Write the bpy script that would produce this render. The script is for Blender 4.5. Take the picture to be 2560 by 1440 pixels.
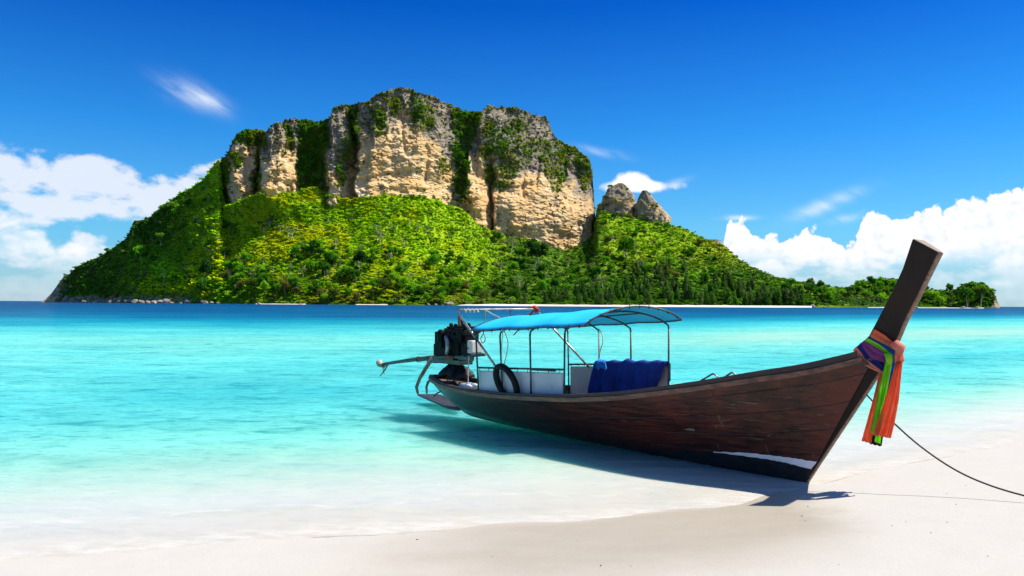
import bpy, bmesh, math, random
import numpy as np
from mathutils import Vector, Matrix

# =====================================================================
#  CAMERA, SKY, SUN, EXPOSURE
# =====================================================================
SC = bpy.context.scene
for o in list(bpy.data.objects):
    bpy.data.objects.remove(o)
COL = SC.collection
F_PX, EYE = 2000.0, 2.5                      # focal length in photo pixels, eye height above the water
ROLL = math.atan2(15, 2560)
PITCH = math.atan((759.5 - 720) / F_PX)
FW = np.array([0, math.cos(PITCH), math.sin(PITCH)])
_U0 = np.array([0, -math.sin(PITCH), math.cos(PITCH)]); _R0 = np.array([1.0, 0, 0])
RT = math.cos(ROLL) * _R0 + math.sin(ROLL) * _U0
UP = math.cos(ROLL) * _U0 - math.sin(ROLL) * _R0
EYEP = np.array([0, 0, EYE])
cam = bpy.data.cameras.new('camera'); camo = bpy.data.objects.new('camera', cam); COL.objects.link(camo)
cam.sensor_width = 36.0; cam.lens = 36.0 * F_PX / 2560.0
cam.clip_start = 0.1; cam.clip_end = 90000.0
M = Matrix.Identity(4)
for i in range(3):
    M[i][0], M[i][1], M[i][2], M[i][3] = RT[i], UP[i], -FW[i], EYEP[i]
camo.matrix_world = M
SC.camera = camo

SUN = np.array([0.540, 0.040, 0.841]); SUN /= np.linalg.norm(SUN)
sl = bpy.data.lights.new('sun', 'SUN'); so = bpy.data.objects.new('sun', sl); COL.objects.link(so)
sl.energy = 4.3; sl.angle = math.radians(0.53); sl.color = (1.0, 0.95, 0.86)
so.rotation_euler = Vector(SUN).to_track_quat('Z', 'Y').to_euler()
so.location = (60, 0, 80)
SC.view_settings.view_transform = 'Standard'; SC.view_settings.look = 'None'
SC.view_settings.gamma = 1.0; SC.view_settings.exposure = 0.85
SC.view_settings.use_curve_mapping = False
SC.cycles.max_bounces = 8; SC.cycles.diffuse_bounces = 3; SC.cycles.glossy_bounces = 3
SC.cycles.transmission_bounces = 3; SC.cycles.transparent_max_bounces = 8
SC.cycles.sample_clamp_indirect = 6.0
SC.cycles.use_denoising = True


class G:
    """small helper to write node trees"""
    def __init__(self, tree):
        self.t = tree; self.N = tree.nodes; self.L = tree.links

    def put(self, sock, v):
        if v is None:
            return
        if isinstance(v, bpy.types.NodeSocket):
            self.L.new(v, sock)
        else:
            if sock.type == 'RGBA' and hasattr(v, '__len__') and len(v) == 3:
                v = tuple(v) + (1.0,)
            sock.default_value = v

    def n(self, typ, props=None, **ins):
        nd = self.N.new(typ)
        for k, v in (props or {}).items():
            setattr(nd, k, v)
        for k, v in ins.items():
            key = int(k[1:]) if k[0] == 'i' and k[1:].isdigit() else k.replace('_', ' ')
            self.put(nd.inputs[key], v)
        return nd

    def m(self, op, a, b=None, c=None, clamp=False):
        nd = self.N.new('ShaderNodeMath'); nd.operation = op; nd.use_clamp = clamp
        for i, v in enumerate((a, b, c)):
            if v is not None:
                self.put(nd.inputs[i], v)
        return nd.outputs[0]

    def vm(self, op, a, b=None):
        nd = self.N.new('ShaderNodeVectorMath'); nd.operation = op
        self.put(nd.inputs[0], a)
        if b is not None:
            self.put(nd.inputs[1], b)
        return nd.outputs[0]

    def sstep(self, x, lo, hi):
        nd = self.N.new('ShaderNodeMapRange'); nd.interpolation_type = 'SMOOTHSTEP'
        self.put(nd.inputs[0], x); self.put(nd.inputs[1], lo); self.put(nd.inputs[2], hi)
        return nd.outputs[0]

    def rng(self, x, a, b, c, d):
        nd = self.N.new('ShaderNodeMapRange')
        for i, v in enumerate((x, a, b, c, d)):
            self.put(nd.inputs[i], v)
        return nd.outputs[0]

    def mix(self, f, a, b, blend='MIX'):
        nd = self.N.new('ShaderNodeMix'); nd.data_type = 'RGBA'; nd.blend_type = blend
        self.put(nd.inputs[0], f); self.put(nd.inputs[6], a); self.put(nd.inputs[7], b)
        return nd.outputs[2]

    def fmix(self, f, a, b):
        nd = self.N.new('ShaderNodeMix'); nd.data_type = 'FLOAT'
        self.put(nd.inputs[0], f); self.put(nd.inputs[2], a); self.put(nd.inputs[3], b)
        return nd.outputs[0]

    def noise(self, vec, scale, detail=3.0, rough=0.55, dim='3D', dist=0.0):
        nd = self.N.new('ShaderNodeTexNoise'); nd.noise_dimensions = dim
        if vec is not None:
            self.L.new(vec, nd.inputs['Vector'])
        nd.inputs['Scale'].default_value = scale; nd.inputs['Detail'].default_value = detail
        nd.inputs['Roughness'].default_value = rough; nd.inputs['Distortion'].default_value = dist
        return nd.outputs[0]

    def voro(self, vec, scale, smooth=None, feature='F1', out='Distance', dim='3D'):
        nd = self.N.new('ShaderNodeTexVoronoi'); nd.voronoi_dimensions = dim
        nd.feature = 'SMOOTH_F1' if smooth else feature
        self.L.new(vec, nd.inputs['Vector']); nd.inputs['Scale'].default_value = scale
        if smooth:
            nd.inputs['Smoothness'].default_value = smooth
        return nd.outputs[out]

    def xyz(self, v):
        nd = self.N.new('ShaderNodeSeparateXYZ'); self.L.new(v, nd.inputs[0]); return nd.outputs

    def comb(self, x, y, z=0.0):
        nd = self.N.new('ShaderNodeCombineXYZ')
        for i, v in enumerate((x, y, z)):
            self.put(nd.inputs[i], v)
        return nd.outputs[0]

    def ramp(self, f, stops, interp='LINEAR'):
        nd = self.N.new('ShaderNodeValToRGB'); cr = nd.color_ramp; cr.interpolation = interp
        self.put(nd.inputs[0], f)
        while len(cr.elements) < len(stops):
            cr.elements.new(0.5)
        for e, (p, c) in zip(cr.elements, stops):
            e.position = p
            e.color = tuple(c) + (1.0,) if hasattr(c, '__len__') else (c, c, c, 1.0)
        return nd.outputs[0]

    def curve(self, f, pts):
        nd = self.N.new('ShaderNodeFloatCurve'); self.put(nd.inputs['Value'], f)
        cu = nd.mapping.curves[0]
        while len(cu.points) < len(pts):
            cu.points.new(0.5, 0.5)
        for p, (x, y) in zip(cu.points, pts):
            p.location = (x, y); p.handle_type = 'AUTO'
        nd.mapping.update()
        return nd.outputs[0]


def ray(x, y):
    return FW + RT * ((x - 1280) / F_PX) + UP * ((720 - y) / F_PX)


def bearing(x, y):
    """photo pixel -> (azimuth, elevation), radians"""
    d = ray(x, y); d = d / np.linalg.norm(d)
    return math.atan2(d[0], d[1]), math.asin(d[2])


# ---- world: Nishita sky, deepened low down and paler overhead, with clouds -------------
W = bpy.data.worlds.new('World'); SC.world = W; W.use_nodes = True
W.node_tree.nodes.clear(); g = G(W.node_tree)
sky = g.n('ShaderNodeTexSky')
sky.sky_type = 'NISHITA'; sky.sun_disc = False
sky.sun_elevation = math.asin(SUN[2]); sky.sun_rotation = math.atan2(SUN[0], SUN[1])
sky.altitude = 0.0; sky.air_density = 1.0; sky.dust_density = 0.45; sky.ozone_density = 2.2
SKY_STR = 0.10
gen = g.n('ShaderNodeTexCoord').outputs['Generated']
X, Y, Z = g.xyz(gen)
az = g.m('ARCTAN2', X, Y); el = g.m('ARCSINE', Z)
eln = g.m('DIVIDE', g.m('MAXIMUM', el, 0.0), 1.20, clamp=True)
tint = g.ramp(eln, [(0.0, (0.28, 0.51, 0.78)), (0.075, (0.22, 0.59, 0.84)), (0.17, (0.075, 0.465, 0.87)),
                    (0.30, (0.006, 0.238, 0.75)), (0.50, (0.22, 0.50, 0.86)), (1.0, (0.58, 0.76, 0.92))])  # unseen upper sky made paler to lighten and neutralise the blue shadows
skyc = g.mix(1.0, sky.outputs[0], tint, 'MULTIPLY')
P2 = g.comb(g.m('MULTIPLY', az, 30.0), g.m('MULTIPLY', el, 30.0), 0.0)     # 1 unit = 67 photo px


def gau(px, py, sx, sy, rot=0.0):
    """soft elliptical patch of sky around a bearing; sizes in photo px"""
    a0, e0 = bearing(px, py)
    dx = g.m('MULTIPLY', g.m('SUBTRACT', az, a0), F_PX); dy = g.m('MULTIPLY', g.m('SUBTRACT', el, e0), F_PX)
    c, s = math.cos(rot), math.sin(rot)
    u = g.m('DIVIDE', g.m('ADD', g.m('MULTIPLY', dx, c), g.m('MULTIPLY', dy, s)), sx)
    v = g.m('DIVIDE', g.m('SUBTRACT', g.m('MULTIPLY', dy, c), g.m('MULTIPLY', dx, s)), sy)
    r2 = g.m('ADD', g.m('MULTIPLY', u, u), g.m('MULTIPLY', v, v))
    return g.m('EXPONENT', g.m('MULTIPLY', r2, -1.0))


# cumulus bank: top height by azimuth (outside the view it goes on at a middling height)
A0, A1 = -0.80, 0.80
azn = g.rng(az, A0, A1, 0.0, 1.0)
tops = [(-40, 535), (40, 540), (90, 550), (130, 590), (165, 615), (200, 580), (250, 590), (290, 620), (340, 605), (420, 620), (700, 650), (1200, 650), (1700, 690), (1790, 690), (1812, 560),
        (1850, 548), (1885, 585), (1925, 578), (1960, 606), (2000, 590), (2035, 570), (2075, 602), (2140, 612), (2166, 522),
        (2200, 525), (2225, 552), (2270, 540), (2300, 525), (2360, 530), (2390, 498), (2430, 502), (2490, 492), (2525, 482), (2600, 470)]
pts = []
for x, y in tops:
    a, e = bearing(x, y); pts.append(((a - A0) / (A1 - A0), e / 0.2))
pts = [(0.0, 0.50)] + pts + [(1.0, 0.70)]
topv = g.m('MULTIPLY', g.curve(azn, pts), 0.2)


def billow(dx=0.0, dy=0.0):
    v = g.vm('ADD', P2, (dx, dy, 0.0))
    w = g.noise(v, 2.2, 3, 0.6, '2D')
    v2 = g.vm('ADD', v, g.comb(g.m('MULTIPLY', w, 0.5), g.m('MULTIPLY', w, 0.35)))
    b1 = g.m('SUBTRACT', 0.62, g.voro(v2, 1.05, 0.25, dim='2D'))
    b2 = g.m('SUBTRACT', 0.62, g.voro(v2, 2.9, 0.2, dim='2D'))
    b3 = g.m('SUBTRACT', g.noise(v2, 6.0, 5, 0.62, '2D'), 0.5)
    return g.m('ADD', g.m('ADD', g.m('MULTIPLY', b1, 0.016), g.m('MULTIPLY', b2, 0.012)), g.m('MULTIPLY', b3, 0.005))


bl = billow(); bl2 = billow(0.16, 0.16)
dens = g.m('ADD', g.m('SUBTRACT', topv, el), g.m('SUBTRACT', bl, 0.004))
right = g.sstep(az, -0.05, 0.12)
cum = g.sstep(dens, 0.0, g.fmix(right, 0.020, 0.0050))
base_hole = g.sstep(g.noise(g.vm('MULTIPLY', P2, (0.55, 1.3, 1.0)), 1.0, 4, 0.55, '2D'), 0.40, 0.66)
low = g.sstep(el, 0.020, 0.060)
cum = g.m('MULTIPLY', cum, g.m('SUBTRACT', 1.0, g.m('MULTIPLY', g.m('MULTIPLY', base_hole, 0.8), g.m('MAXIMUM', g.sstep(el, 0.075, 0.035), g.m('SUBTRACT', 0.6, g.m('MULTIPLY', right, 0.6))))))
cum = g.m('MULTIPLY', cum, g.fmix(low, 0.30, 1.0))
cum = g.m('MULTIPLY', cum, g.fmix(right, 0.78, 1.0))
emb = g.m('MULTIPLY', g.m('SUBTRACT', bl, bl2), 12.0)  # cloud shading painted into the colour, as if lit from the upper right
core = g.sstep(dens, 0.0, 0.09)
lum = g.m('ADD', 0.97, g.m('SUBTRACT', emb, g.m('MULTIPLY', core, 0.06)))
lum = g.m('MINIMUM', g.m('MAXIMUM', lum, 0.70), 1.10)
cumc = g.mix(g.sstep(lum, 0.70, 1.02), (4.1, 4.75, 5.4), (5.8, 5.8, 5.85))

# thin layer cloud on the left, part of a broken sheet that goes on round the sky
def sheet():
    wv = g.vm('MULTIPLY', P2, (0.50, 0.85, 1.0))
    nz = g.noise(g.vm('ADD', wv, (3.1, 1.7, 0.0)), 1.0, 5, 0.55, '2D', 0.12)
    band = g.m('MAXIMUM', g.m('MAXIMUM', gau(250, 470, 330, 65, -0.10), gau(-60, 500, 260, 80)), g.m('MULTIPLY', gau(430, 480, 190, 60, 0.35), 0.9))
    band = g.m('MAXIMUM', band, g.m('MULTIPLY', gau(100, 610, 330, 60), 0.55))
    far = g.m('SUBTRACT', 1.0, g.sstep(g.m('ABSOLUTE', az), 0.0, 0.75))
    return g.sstep(g.m('ADD', g.m('MULTIPLY', band, 0.80), g.m('MULTIPLY', g.m('MULTIPLY', g.m('SUBTRACT', nz, 0.5), 1.9), g.m('MULTIPLY', band, 2.5, clamp=True))), 0.30, 0.66)


sh = g.m('MULTIPLY', sheet(), 0.86)
wn = g.noise(g.vm('MULTIPLY', g.n('ShaderNodeVectorRotate', {'rotation_type': 'Z_AXIS'}, Vector=P2, Angle=0.50).outputs[0], (0.45, 2.0, 1.0)), 1.3, 5, 0.55, '2D', 0.15)
wisp = g.m('MULTIPLY', gau(482, 238, 62, 24, -0.35), 0.65)
wisp = g.m('ADD', wisp, g.m('MULTIPLY', gau(528, 253, 40, 13, -0.50), 0.40))
wisp = g.m('ADD', wisp, g.m('MULTIPLY', gau(2065, 512, 75, 15, 0.35), 0.75))
wisp = g.m('ADD', wisp, g.m('MULTIPLY', gau(1848, 545, 36, 6), 0.9))
wisp = g.m('ADD', wisp, g.m('MULTIPLY', gau(2120, 545, 34, 10, 0.2), 0.55))
wisp = g.m('ADD', wisp, g.m('MULTIPLY', gau(1500, 380, 60, 10, -0.2), 0.4))
wisp = g.m('ADD', wisp, g.m('MULTIPLY', gau(1680, 460, 38, 8, 0.3), 0.5))
wisp = g.m('ADD', wisp, g.m('MULTIPLY', gau(2505, 707, 26, 8), 0.8))
wisp = g.m('MULTIPLY', wisp, g.sstep(wn, 0.10, 0.80))
small = g.m('ADD', g.m('MULTIPLY', gau(1580, 450, 46, 24), 1.0), g.m('MULTIPLY', gau(1605, 467, 120, 16), 0.85))
small = g.sstep(g.m('ADD', small, g.m('MULTIPLY', bl, 16.0)), 0.45, 0.95)
lowhaze = g.m('MULTIPLY', g.m('SUBTRACT', 1.0, g.sstep(el, 0.0, 0.045)), 0.30)
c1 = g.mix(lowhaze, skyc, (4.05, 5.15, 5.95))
c1 = g.mix(g.m('MULTIPLY', wisp, 0.85, clamp=True), c1, (5.3, 5.75, 6.0))
c1 = g.mix(sh, c1, (4.85, 5.1, 5.55))
c1 = g.mix(small, c1, (5.75, 5.85, 5.9))
c1 = g.mix(cum, c1, cumc)
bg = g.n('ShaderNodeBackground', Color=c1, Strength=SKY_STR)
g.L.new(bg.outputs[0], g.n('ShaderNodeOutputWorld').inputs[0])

# =====================================================================
#  HELPERS: noise, meshes, materials, tags
# =====================================================================
RNG = np.random.default_rng(7)
random.seed(7)


def _hash(ix, iy, seed):
    h = (ix.astype(np.int64) * 374761393 + iy.astype(np.int64) * 668265263 + seed * 1274126177) & 0xFFFFFFFF
    h = ((h ^ (h >> 13)) * 1274126177) & 0xFFFFFFFF
    h = h ^ (h >> 16)
    return (h & 0xFFFFFF) / float(0xFFFFFF)


def vnoise(x, y, seed=0):
    x = np.asarray(x, float); y = np.asarray(y, float)
    ix = np.floor(x); iy = np.floor(y); fx = x - ix; fy = y - iy
    u = fx * fx * fx * (fx * (fx * 6 - 15) + 10); v = fy * fy * fy * (fy * (fy * 6 - 15) + 10)
    a = _hash(ix, iy, seed); b = _hash(ix + 1, iy, seed); c = _hash(ix, iy + 1, seed); d = _hash(ix + 1, iy + 1, seed)
    return (a + (b - a) * u) * (1 - v) + (c + (d - c) * u) * v


def fbm(x, y, seed=0, oct=4, gain=0.5):
    t = 0; amp = 1.0; s = 0
    for k in range(oct):
        t = t + amp * (vnoise(x * 2 ** k + 17.3 * k, y * 2 ** k + 9.1 * k, seed + k) - 0.5); s += amp; amp *= gain
    return t / s * 2                                   # about -1..1


def ridge(x, y, seed=0, oct=3):
    t = 0; amp = 1.0; s = 0
    for k in range(oct):
        n = 1 - np.abs(2 * vnoise(x * 2 ** k + 5.7 * k, y * 2 ** k, seed + k) - 1)
        t = t + amp * n; s += amp; amp *= 0.5
    return t / s


def sst(x, a, b):
    t = np.clip((np.asarray(x, float) - a) / (b - a), 0, 1); return t * t * (3 - 2 * t)


def curve1(pts):
    xs = np.array([p[0] for p in pts], float); ys = np.array([p[1] for p in pts], float)
    return lambda x: np.interp(x, xs, ys)


def smooth1(pts, w=10):
    f = curve1(pts)
    return lambda x: (f(np.asarray(x) - w) + 2 * f(x) + f(np.asarray(x) + w)) / 4


def at_depth(x, y, D):
    """points seen at photo bearing (x, y) that lie D metres ahead; works on arrays"""
    x = np.asarray(x, float); y = np.asarray(y, float)
    d = FW[None, :] + RT[None, :] * ((x.ravel() - 1280) / F_PX)[:, None] + UP[None, :] * ((720 - y.ravel()) / F_PX)[:, None]
    t = np.asarray(D, float).ravel() / d[:, 1]
    return EYEP[None, :] + d * t[:, None]


def ground(x, y, z=0.0):
    d = ray(x, y); return EYEP + d * ((z - EYE) / d[2])


def link(o, parent=None):
    COL.objects.link(o)
    if parent is not None:
        o.parent = parent
    return o


def mesh_obj(name, verts, faces, mat=None, parent=None, smooth=False, attrs=None):
    me = bpy.data.meshes.new(name)
    verts = np.asarray(verts, np.float32).reshape(-1, 3)
    if isinstance(faces, np.ndarray):
        k = faces.shape[1]; nf = len(faces)
        me.vertices.add(len(verts)); me.vertices.foreach_set('co', verts.ravel())
        me.loops.add(nf * k); me.loops.foreach_set('vertex_index', faces.astype(np.int32).ravel())
        me.polygons.add(nf); me.polygons.foreach_set('loop_start', np.arange(0, nf * k, k, dtype=np.int32))
        me.update(calc_edges=True)
    else:
        me.from_pydata([tuple(v) for v in verts.tolist()], [], faces); me.update()
    for an, (typ, data) in (attrs or {}).items():
        a = me.attributes.new(an, typ, 'POINT')
        a.data.foreach_set('vector' if typ == 'FLOAT_VECTOR' else 'value', np.asarray(data, np.int32 if typ == 'INT' else np.float32).ravel())
    if mat:
        me.materials.append(mat)
    if smooth:
        me.polygons.foreach_set('use_smooth', np.ones(len(me.polygons), bool))
    o = bpy.data.objects.new(name, me)
    return link(o, parent)


def tag(o, label=None, cat=None, group=None, kind=None):
    if label: o['label'] = label
    if cat: o['category'] = cat
    if group: o['group'] = group
    if kind: o['kind'] = kind
    return o


def empty(name, loc=(0, 0, 0), rz=0.0, parent=None):
    o = bpy.data.objects.new(name, None); o.location = loc; o.rotation_euler = (0, 0, rz); o.empty_display_size = 0.3
    return link(o, parent)


def grid_faces(nu, nv, wrap=False):
    """faces of an nu x nv vertex grid, row-major with nv fastest"""
    i = np.arange(nu - 1)[:, None]; j = np.arange(nv if wrap else nv - 1)[None, :]
    j2 = (j + 1) % nv
    return np.stack([(i * nv + j).ravel() if False else (i * nv + j + 0 * i).ravel(), ((i + 1) * nv + j).ravel(), ((i + 1) * nv + j2).ravel(), (i * nv + j2).ravel()], 1)


class MB:
    """collects shapes into one mesh"""
    def __init__(self):
        self.v = []; self.f = []

    def add(self, vs, fs):
        b = len(self.v); self.v += [tuple(map(float, p)) for p in vs]; self.f += [tuple(int(b + i) for i in f) for f in fs]; return self

    def box(self, c, s, rot=None, taper=1.0):
        c = Vector(c); vs = []
        for z in (-1, 1):
            for x, y in ((-1, -1), (1, -1), (1, 1), (-1, 1)):
                k = taper if z > 0 else 1.0
                p = Vector((x * s[0] / 2 * k, y * s[1] / 2 * k, z * s[2] / 2))
                vs.append(c + (rot @ p if rot else p))
        return self.add(vs, [(3, 2, 1, 0), (4, 5, 6, 7), (0, 1, 5, 4), (1, 2, 6, 5), (2, 3, 7, 6), (3, 0, 4, 7)])

    def tube(self, pts, r, seg=8, caps=True, closed=False):
        P = [Vector(p) for p in pts]; n = len(P); rr = r if hasattr(r, '__len__') else [r] * n
        vs = []; prev = None
        for i, p in enumerate(P):
            if closed:
                t = P[(i + 1) % n] - P[i - 1]
            else:
                t = P[min(i + 1, n - 1)] - P[max(i - 1, 0)]
            t.normalize()
            if prev is None:
                a = Vector((0, 0, 1)) if abs(t.z) < 0.9 else Vector((1, 0, 0))
                u = t.cross(a).normalized()
            else:
                u = (prev - t * prev.dot(t)).normalized()
            prev = u; w = t.cross(u)
            for k in range(seg):
                an = 2 * math.pi * k / seg
                vs.append(p + u * (math.cos(an) * rr[i]) + w * (math.sin(an) * rr[i]))
        fs = []
        for i in range(n if closed else n - 1):
            for k in range(seg):
                a = i * seg; b = ((i + 1) % n) * seg
                fs.append((a + k, a + (k + 1) % seg, b + (k + 1) % seg, b + k))
        if caps and not closed:
            fs.append(tuple(range(seg - 1, -1, -1))); fs.append(tuple((n - 1) * seg + k for k in range(seg)))
        return self.add(vs, fs)

    def sheet(self, rows, closed=False):
        """rows: list of equally long lists of points"""
        nv = len(rows[0]); vs = [p for r in rows for p in r]; fs = []
        for i in range(len(rows) - 1):
            for j in range(nv if closed else nv - 1):
                fs.append((i * nv + j, i * nv + (j + 1) % nv, (i + 1) * nv + (j + 1) % nv, (i + 1) * nv + j))
        return self.add(vs, fs)

    def prism(self, sections):
        """loft closed sections, with end caps"""
        n = len(sections[0]); self_b = len(self.v)
        vs = [p for s in sections for p in s]; fs = []
        for i in range(len(sections) - 1):
            for j in range(n):
                fs.append((i * n + j, i * n + (j + 1) % n, (i + 1) * n + (j + 1) % n, (i + 1) * n + j))
        fs.append(tuple(range(n - 1, -1, -1))); fs.append(tuple((len(sections) - 1) * n + k for k in range(n)))
        return self.add(vs, fs)

    def lathe(self, c, prof, axis='Z', seg=14, rot=None):
        """prof: (radius, height) list"""
        vs = []; fs = []
        c = Vector(c)
        for r, h in prof:
            for k in range(seg):
                an = 2 * math.pi * k / seg; p = Vector((r * math.cos(an), r * math.sin(an), h))
                if axis == 'X': p = Vector((p.z, p.x, p.y))
                if axis == 'Y': p = Vector((p.x, p.z, p.y))
                vs.append(c + (rot @ p if rot else p))
        n = len(prof)
        for i in range(n - 1):
            for k in range(seg):
                fs.append((i * seg + k, i * seg + (k + 1) % seg, (i + 1) * seg + (k + 1) % seg, (i + 1) * seg + k))
        fs.append(tuple(range(seg - 1, -1, -1))); fs.append(tuple((n - 1) * seg + k for k in range(seg)))
        return self.add(vs, fs)

    def build(self, name, mat, parent=None, smooth=False, thick=0.0, bevel=0.0, sub=0):
        o = mesh_obj(name, np.array(self.v), self.f, mat, parent, smooth)
        bm = bmesh.new(); bm.from_mesh(o.data); bmesh.ops.recalc_face_normals(bm, faces=bm.faces); bm.to_mesh(o.data); bm.free()
        if smooth:
            o.data.polygons.foreach_set('use_smooth', np.ones(len(o.data.polygons), bool))
        if thick:
            md = o.modifiers.new('thick', 'SOLIDIFY'); md.thickness = thick; md.offset = 0.0
        if bevel:
            md = o.modifiers.new('bevel', 'BEVEL'); md.width = bevel; md.segments = 2; md.limit_method = 'ANGLE'
        if sub:
            md = o.modifiers.new('sub', 'SUBSURF'); md.levels = sub; md.render_levels = sub
        return o


def new_mat(name):
    m = bpy.data.materials.new(name); m.use_nodes = True; m.node_tree.nodes.clear()
    g = G(m.node_tree); out = g.n('ShaderNodeOutputMaterial')
    return m, g, out


def plain(name, c1, c2=None, scale=6.0, rough=0.6, metal=0.0, stretch=(1, 1, 1), bump=0.0, spec=0.5, trans=0.0, sss=0.0, detail=4, coat=0.0):
    """principled material mottled between two colours"""
    m, g, out = new_mat(name)
    oc = g.n('ShaderNodeTexCoord').outputs['Object']
    v = g.vm('MULTIPLY', oc, stretch)
    nz = g.noise(v, scale, detail, 0.6)
    col = g.mix(g.sstep(nz, 0.32, 0.68), c1, c2 or c1)
    p = g.n('ShaderNodeBsdfPrincipled', Base_Color=col, Roughness=g.rng(nz, 0.3, 0.7, max(rough - 0.1, 0.05), min(rough + 0.12, 1.0)), Metallic=metal)
    p.inputs['Specular IOR Level'].default_value = spec
    p.inputs['Coat Weight'].default_value = coat
    if bump:
        b = g.n('ShaderNodeBump', Height=nz, Strength=0.8, Distance=bump); g.L.new(b.outputs[0], p.inputs['Normal'])
    sh = p.outputs[0]
    if trans:
        tr = g.n('ShaderNodeBsdfTranslucent', Color=col)
        ms = g.n('ShaderNodeMixShader', i0=trans, i1=sh, i2=tr.outputs[0]); sh = ms.outputs[0]
    g.L.new(sh, out.inputs[0])
    return m


# =====================================================================
#  BEACH AND SEA
# =====================================================================
_wl = [(-400, -60), (-40, -2.0), (-12, 5.6), (-5, 7.75), (-1.2, 8.75), (1.0, 9.3), (3.1, 10.35), (4.75, 11.7), (7.6, 13.7), (9.75, 15.2), (30, 30), (400, 300)]
waterline = smooth1(_wl, 0.8)


def shore_s(x, y):
    """metres seaward of the water's edge"""
    wob = 0.22 * fbm(x * 0.45, y * 0.45 + 3, 41, 3) * np.exp(-np.abs(y - waterline(x)) / 6.0)
    return (y - waterline(x)) * 0.86 + wob


_dep = curve1([(-400, -14), (-60, -2.6), (-12, -0.75), (-4, -0.27), (0, 0.0), (1.2, 0.045), (2.4, 0.12), (4.2, 0.30), (6.5, 0.62), (10, 1.05), (14, 1.25), (22, 1.05), (30, 0.85), (42, 0.74),
               (56, 1.1), (75, 1.9), (95, 2.8), (120, 3.9), (170, 5.6), (300, 7.4), (700, 9.0), (60000, 14.0)])


def depth_at(x, y):
    s = shore_s(x, y)
    d = _dep(s)
    L = np.maximum(s, 1.0)
    bear = x / np.maximum(y, 4.0)
    bank = np.exp(-((s - 33 - 6 * fbm(bear * 6, 0 * bear, 45, 3)) / 15.0) ** 2) * sst(bear, -0.02, 0.30)    # pale sand bank on the right
    bank2 = np.exp(-((s - 40 - 12 * fbm(bear * 5, 0 * bear + 4, 46, 3)) / 12.0) ** 2) * sst(bear, 0.1, -0.30) * 0.25
    d = d * (1 - 0.60 * bank) * (1 - 0.35 * bank2)
    n = fbm(np.log(L) * 3.2, bear * 5.0, 42, 4)
    n2 = fbm(np.log(L) * 11.0, bear * 9.0, 43, 3)
    d = np.where(s > 3, d * (1 + (0.26 * n + 0.13 * n2) * sst(s, 3, 14)), d)
    return d


def polar(r0, r1, nr, a0, a1, na, cy):
    r = np.exp(np.linspace(math.log(r0), math.log(r1), nr)); a = np.radians(np.linspace(a0, a1, na))
    rr, aa = np.meshgrid(r, a, indexing='ij')
    return rr * np.sin(aa), cy + rr * np.cos(aa)


# beach: one sheet, sand above and below the water
bx, by = polar(1.2, 60000.0, 330, -180, 180, 420, 0.0)
bd = depth_at(bx, by)
bz = -bd + 0.012 * fbm(bx * 1.1, by * 1.1, 50, 4) * np.exp(-np.abs(bd) / 0.6) + 0.004 * fbm(bx * 6, by * 6, 51, 3) * (bd < 0.3) * np.exp(-np.hypot(bx, by) / 30)
bz = np.minimum(bz, 0.62 + 0.0004 * np.hypot(bx, by))


def sand_z(x, y):
    d = depth_at(np.array([float(x)]), np.array([float(y)]))[0]; return float(min(-d, 0.62))


sm, g, out = new_mat('beach_sand')
pos = g.n('ShaderNodeNewGeometry').outputs['Position']
sa = g.n('ShaderNodeAttribute', {'attribute_name': 'shore'}).outputs['Fac']
n1 = g.noise(pos, 2.2, 5, 0.6); n2 = g.noise(pos, 60.0, 4, 0.7); n3 = g.noise(g.vm('MULTIPLY', pos, (0.5, 1.0, 1.0)), 0.6, 4, 0.6)
px_, py_, pz_ = g.xyz(pos)
sw = g.m('ADD', sa, g.m('MULTIPLY', g.m('SUBTRACT', n3, 0.5), 0.9))
wet = g.m('MULTIPLY', g.sstep(sw, -3.1, -1.3), g.sstep(g.m('ADD', px_, g.m('MULTIPLY', g.m('SUBTRACT', n1, 0.5), 1.0)), 4.3, 3.3))
wet = g.m('MULTIPLY', wet, g.sstep(g.m('ADD', px_, g.m('MULTIPLY', n3, 2.5)), -1.2, 1.5))
wet2 = g.sstep(sw, -0.55, -0.05)
wet = g.m('MULTIPLY', wet, g.sstep(sa, 0.5, -0.15))
grain = g.rng(n2, 0.25, 0.75, 0.90, 1.08)
dry = g.mix(n1, (0.465, 0.435, 0.385), (0.425, 0.395, 0.348))
wetc = g.mix(g.noise(g.vm('MULTIPLY', pos, (0.7, 2.2, 1.0)), 1.4, 4, 0.6), (0.355, 0.305, 0.232), (0.405, 0.358, 0.288))
sc_ = g.mix(wet, dry, wetc)
sc_ = g.mix(1.0, sc_, g.comb(grain, grain, grain), 'MULTIPLY')
speck = g.m('MULTIPLY', g.sstep(g.noise(pos, 38.0, 2, 0.5), 0.735, 0.77), g.sstep(sa, 0.1, -0.3))
sc_ = g.mix(g.m('MULTIPLY', speck, 0.2), sc_, (0.22, 0.16, 0.11))
hb = g.m('ADD', g.m('MULTIPLY', n1, 0.6), g.m('MULTIPLY', n2, 0.12))
bmp = g.n('ShaderNodeBump', Height=hb, Strength=0.55, Distance=0.035)
p = g.n('ShaderNodeBsdfPrincipled', Base_Color=sc_, Roughness=g.fmix(wet, 0.95, 0.38), Normal=bmp.outputs[0])
p.inputs['Specular IOR Level'].default_value = 0.25
g.L.new(p.outputs[0], out.inputs[0])
tag(mesh_obj('beach', np.stack([bx, by, bz], -1), grid_faces(330, 420), sm, smooth=True,
             attrs={'shore': ('FLOAT', np.clip(shore_s(bx, by), -50, 50).ravel())}), 'pale sand beach sloping into the clear shallows', kind='structure')

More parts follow.
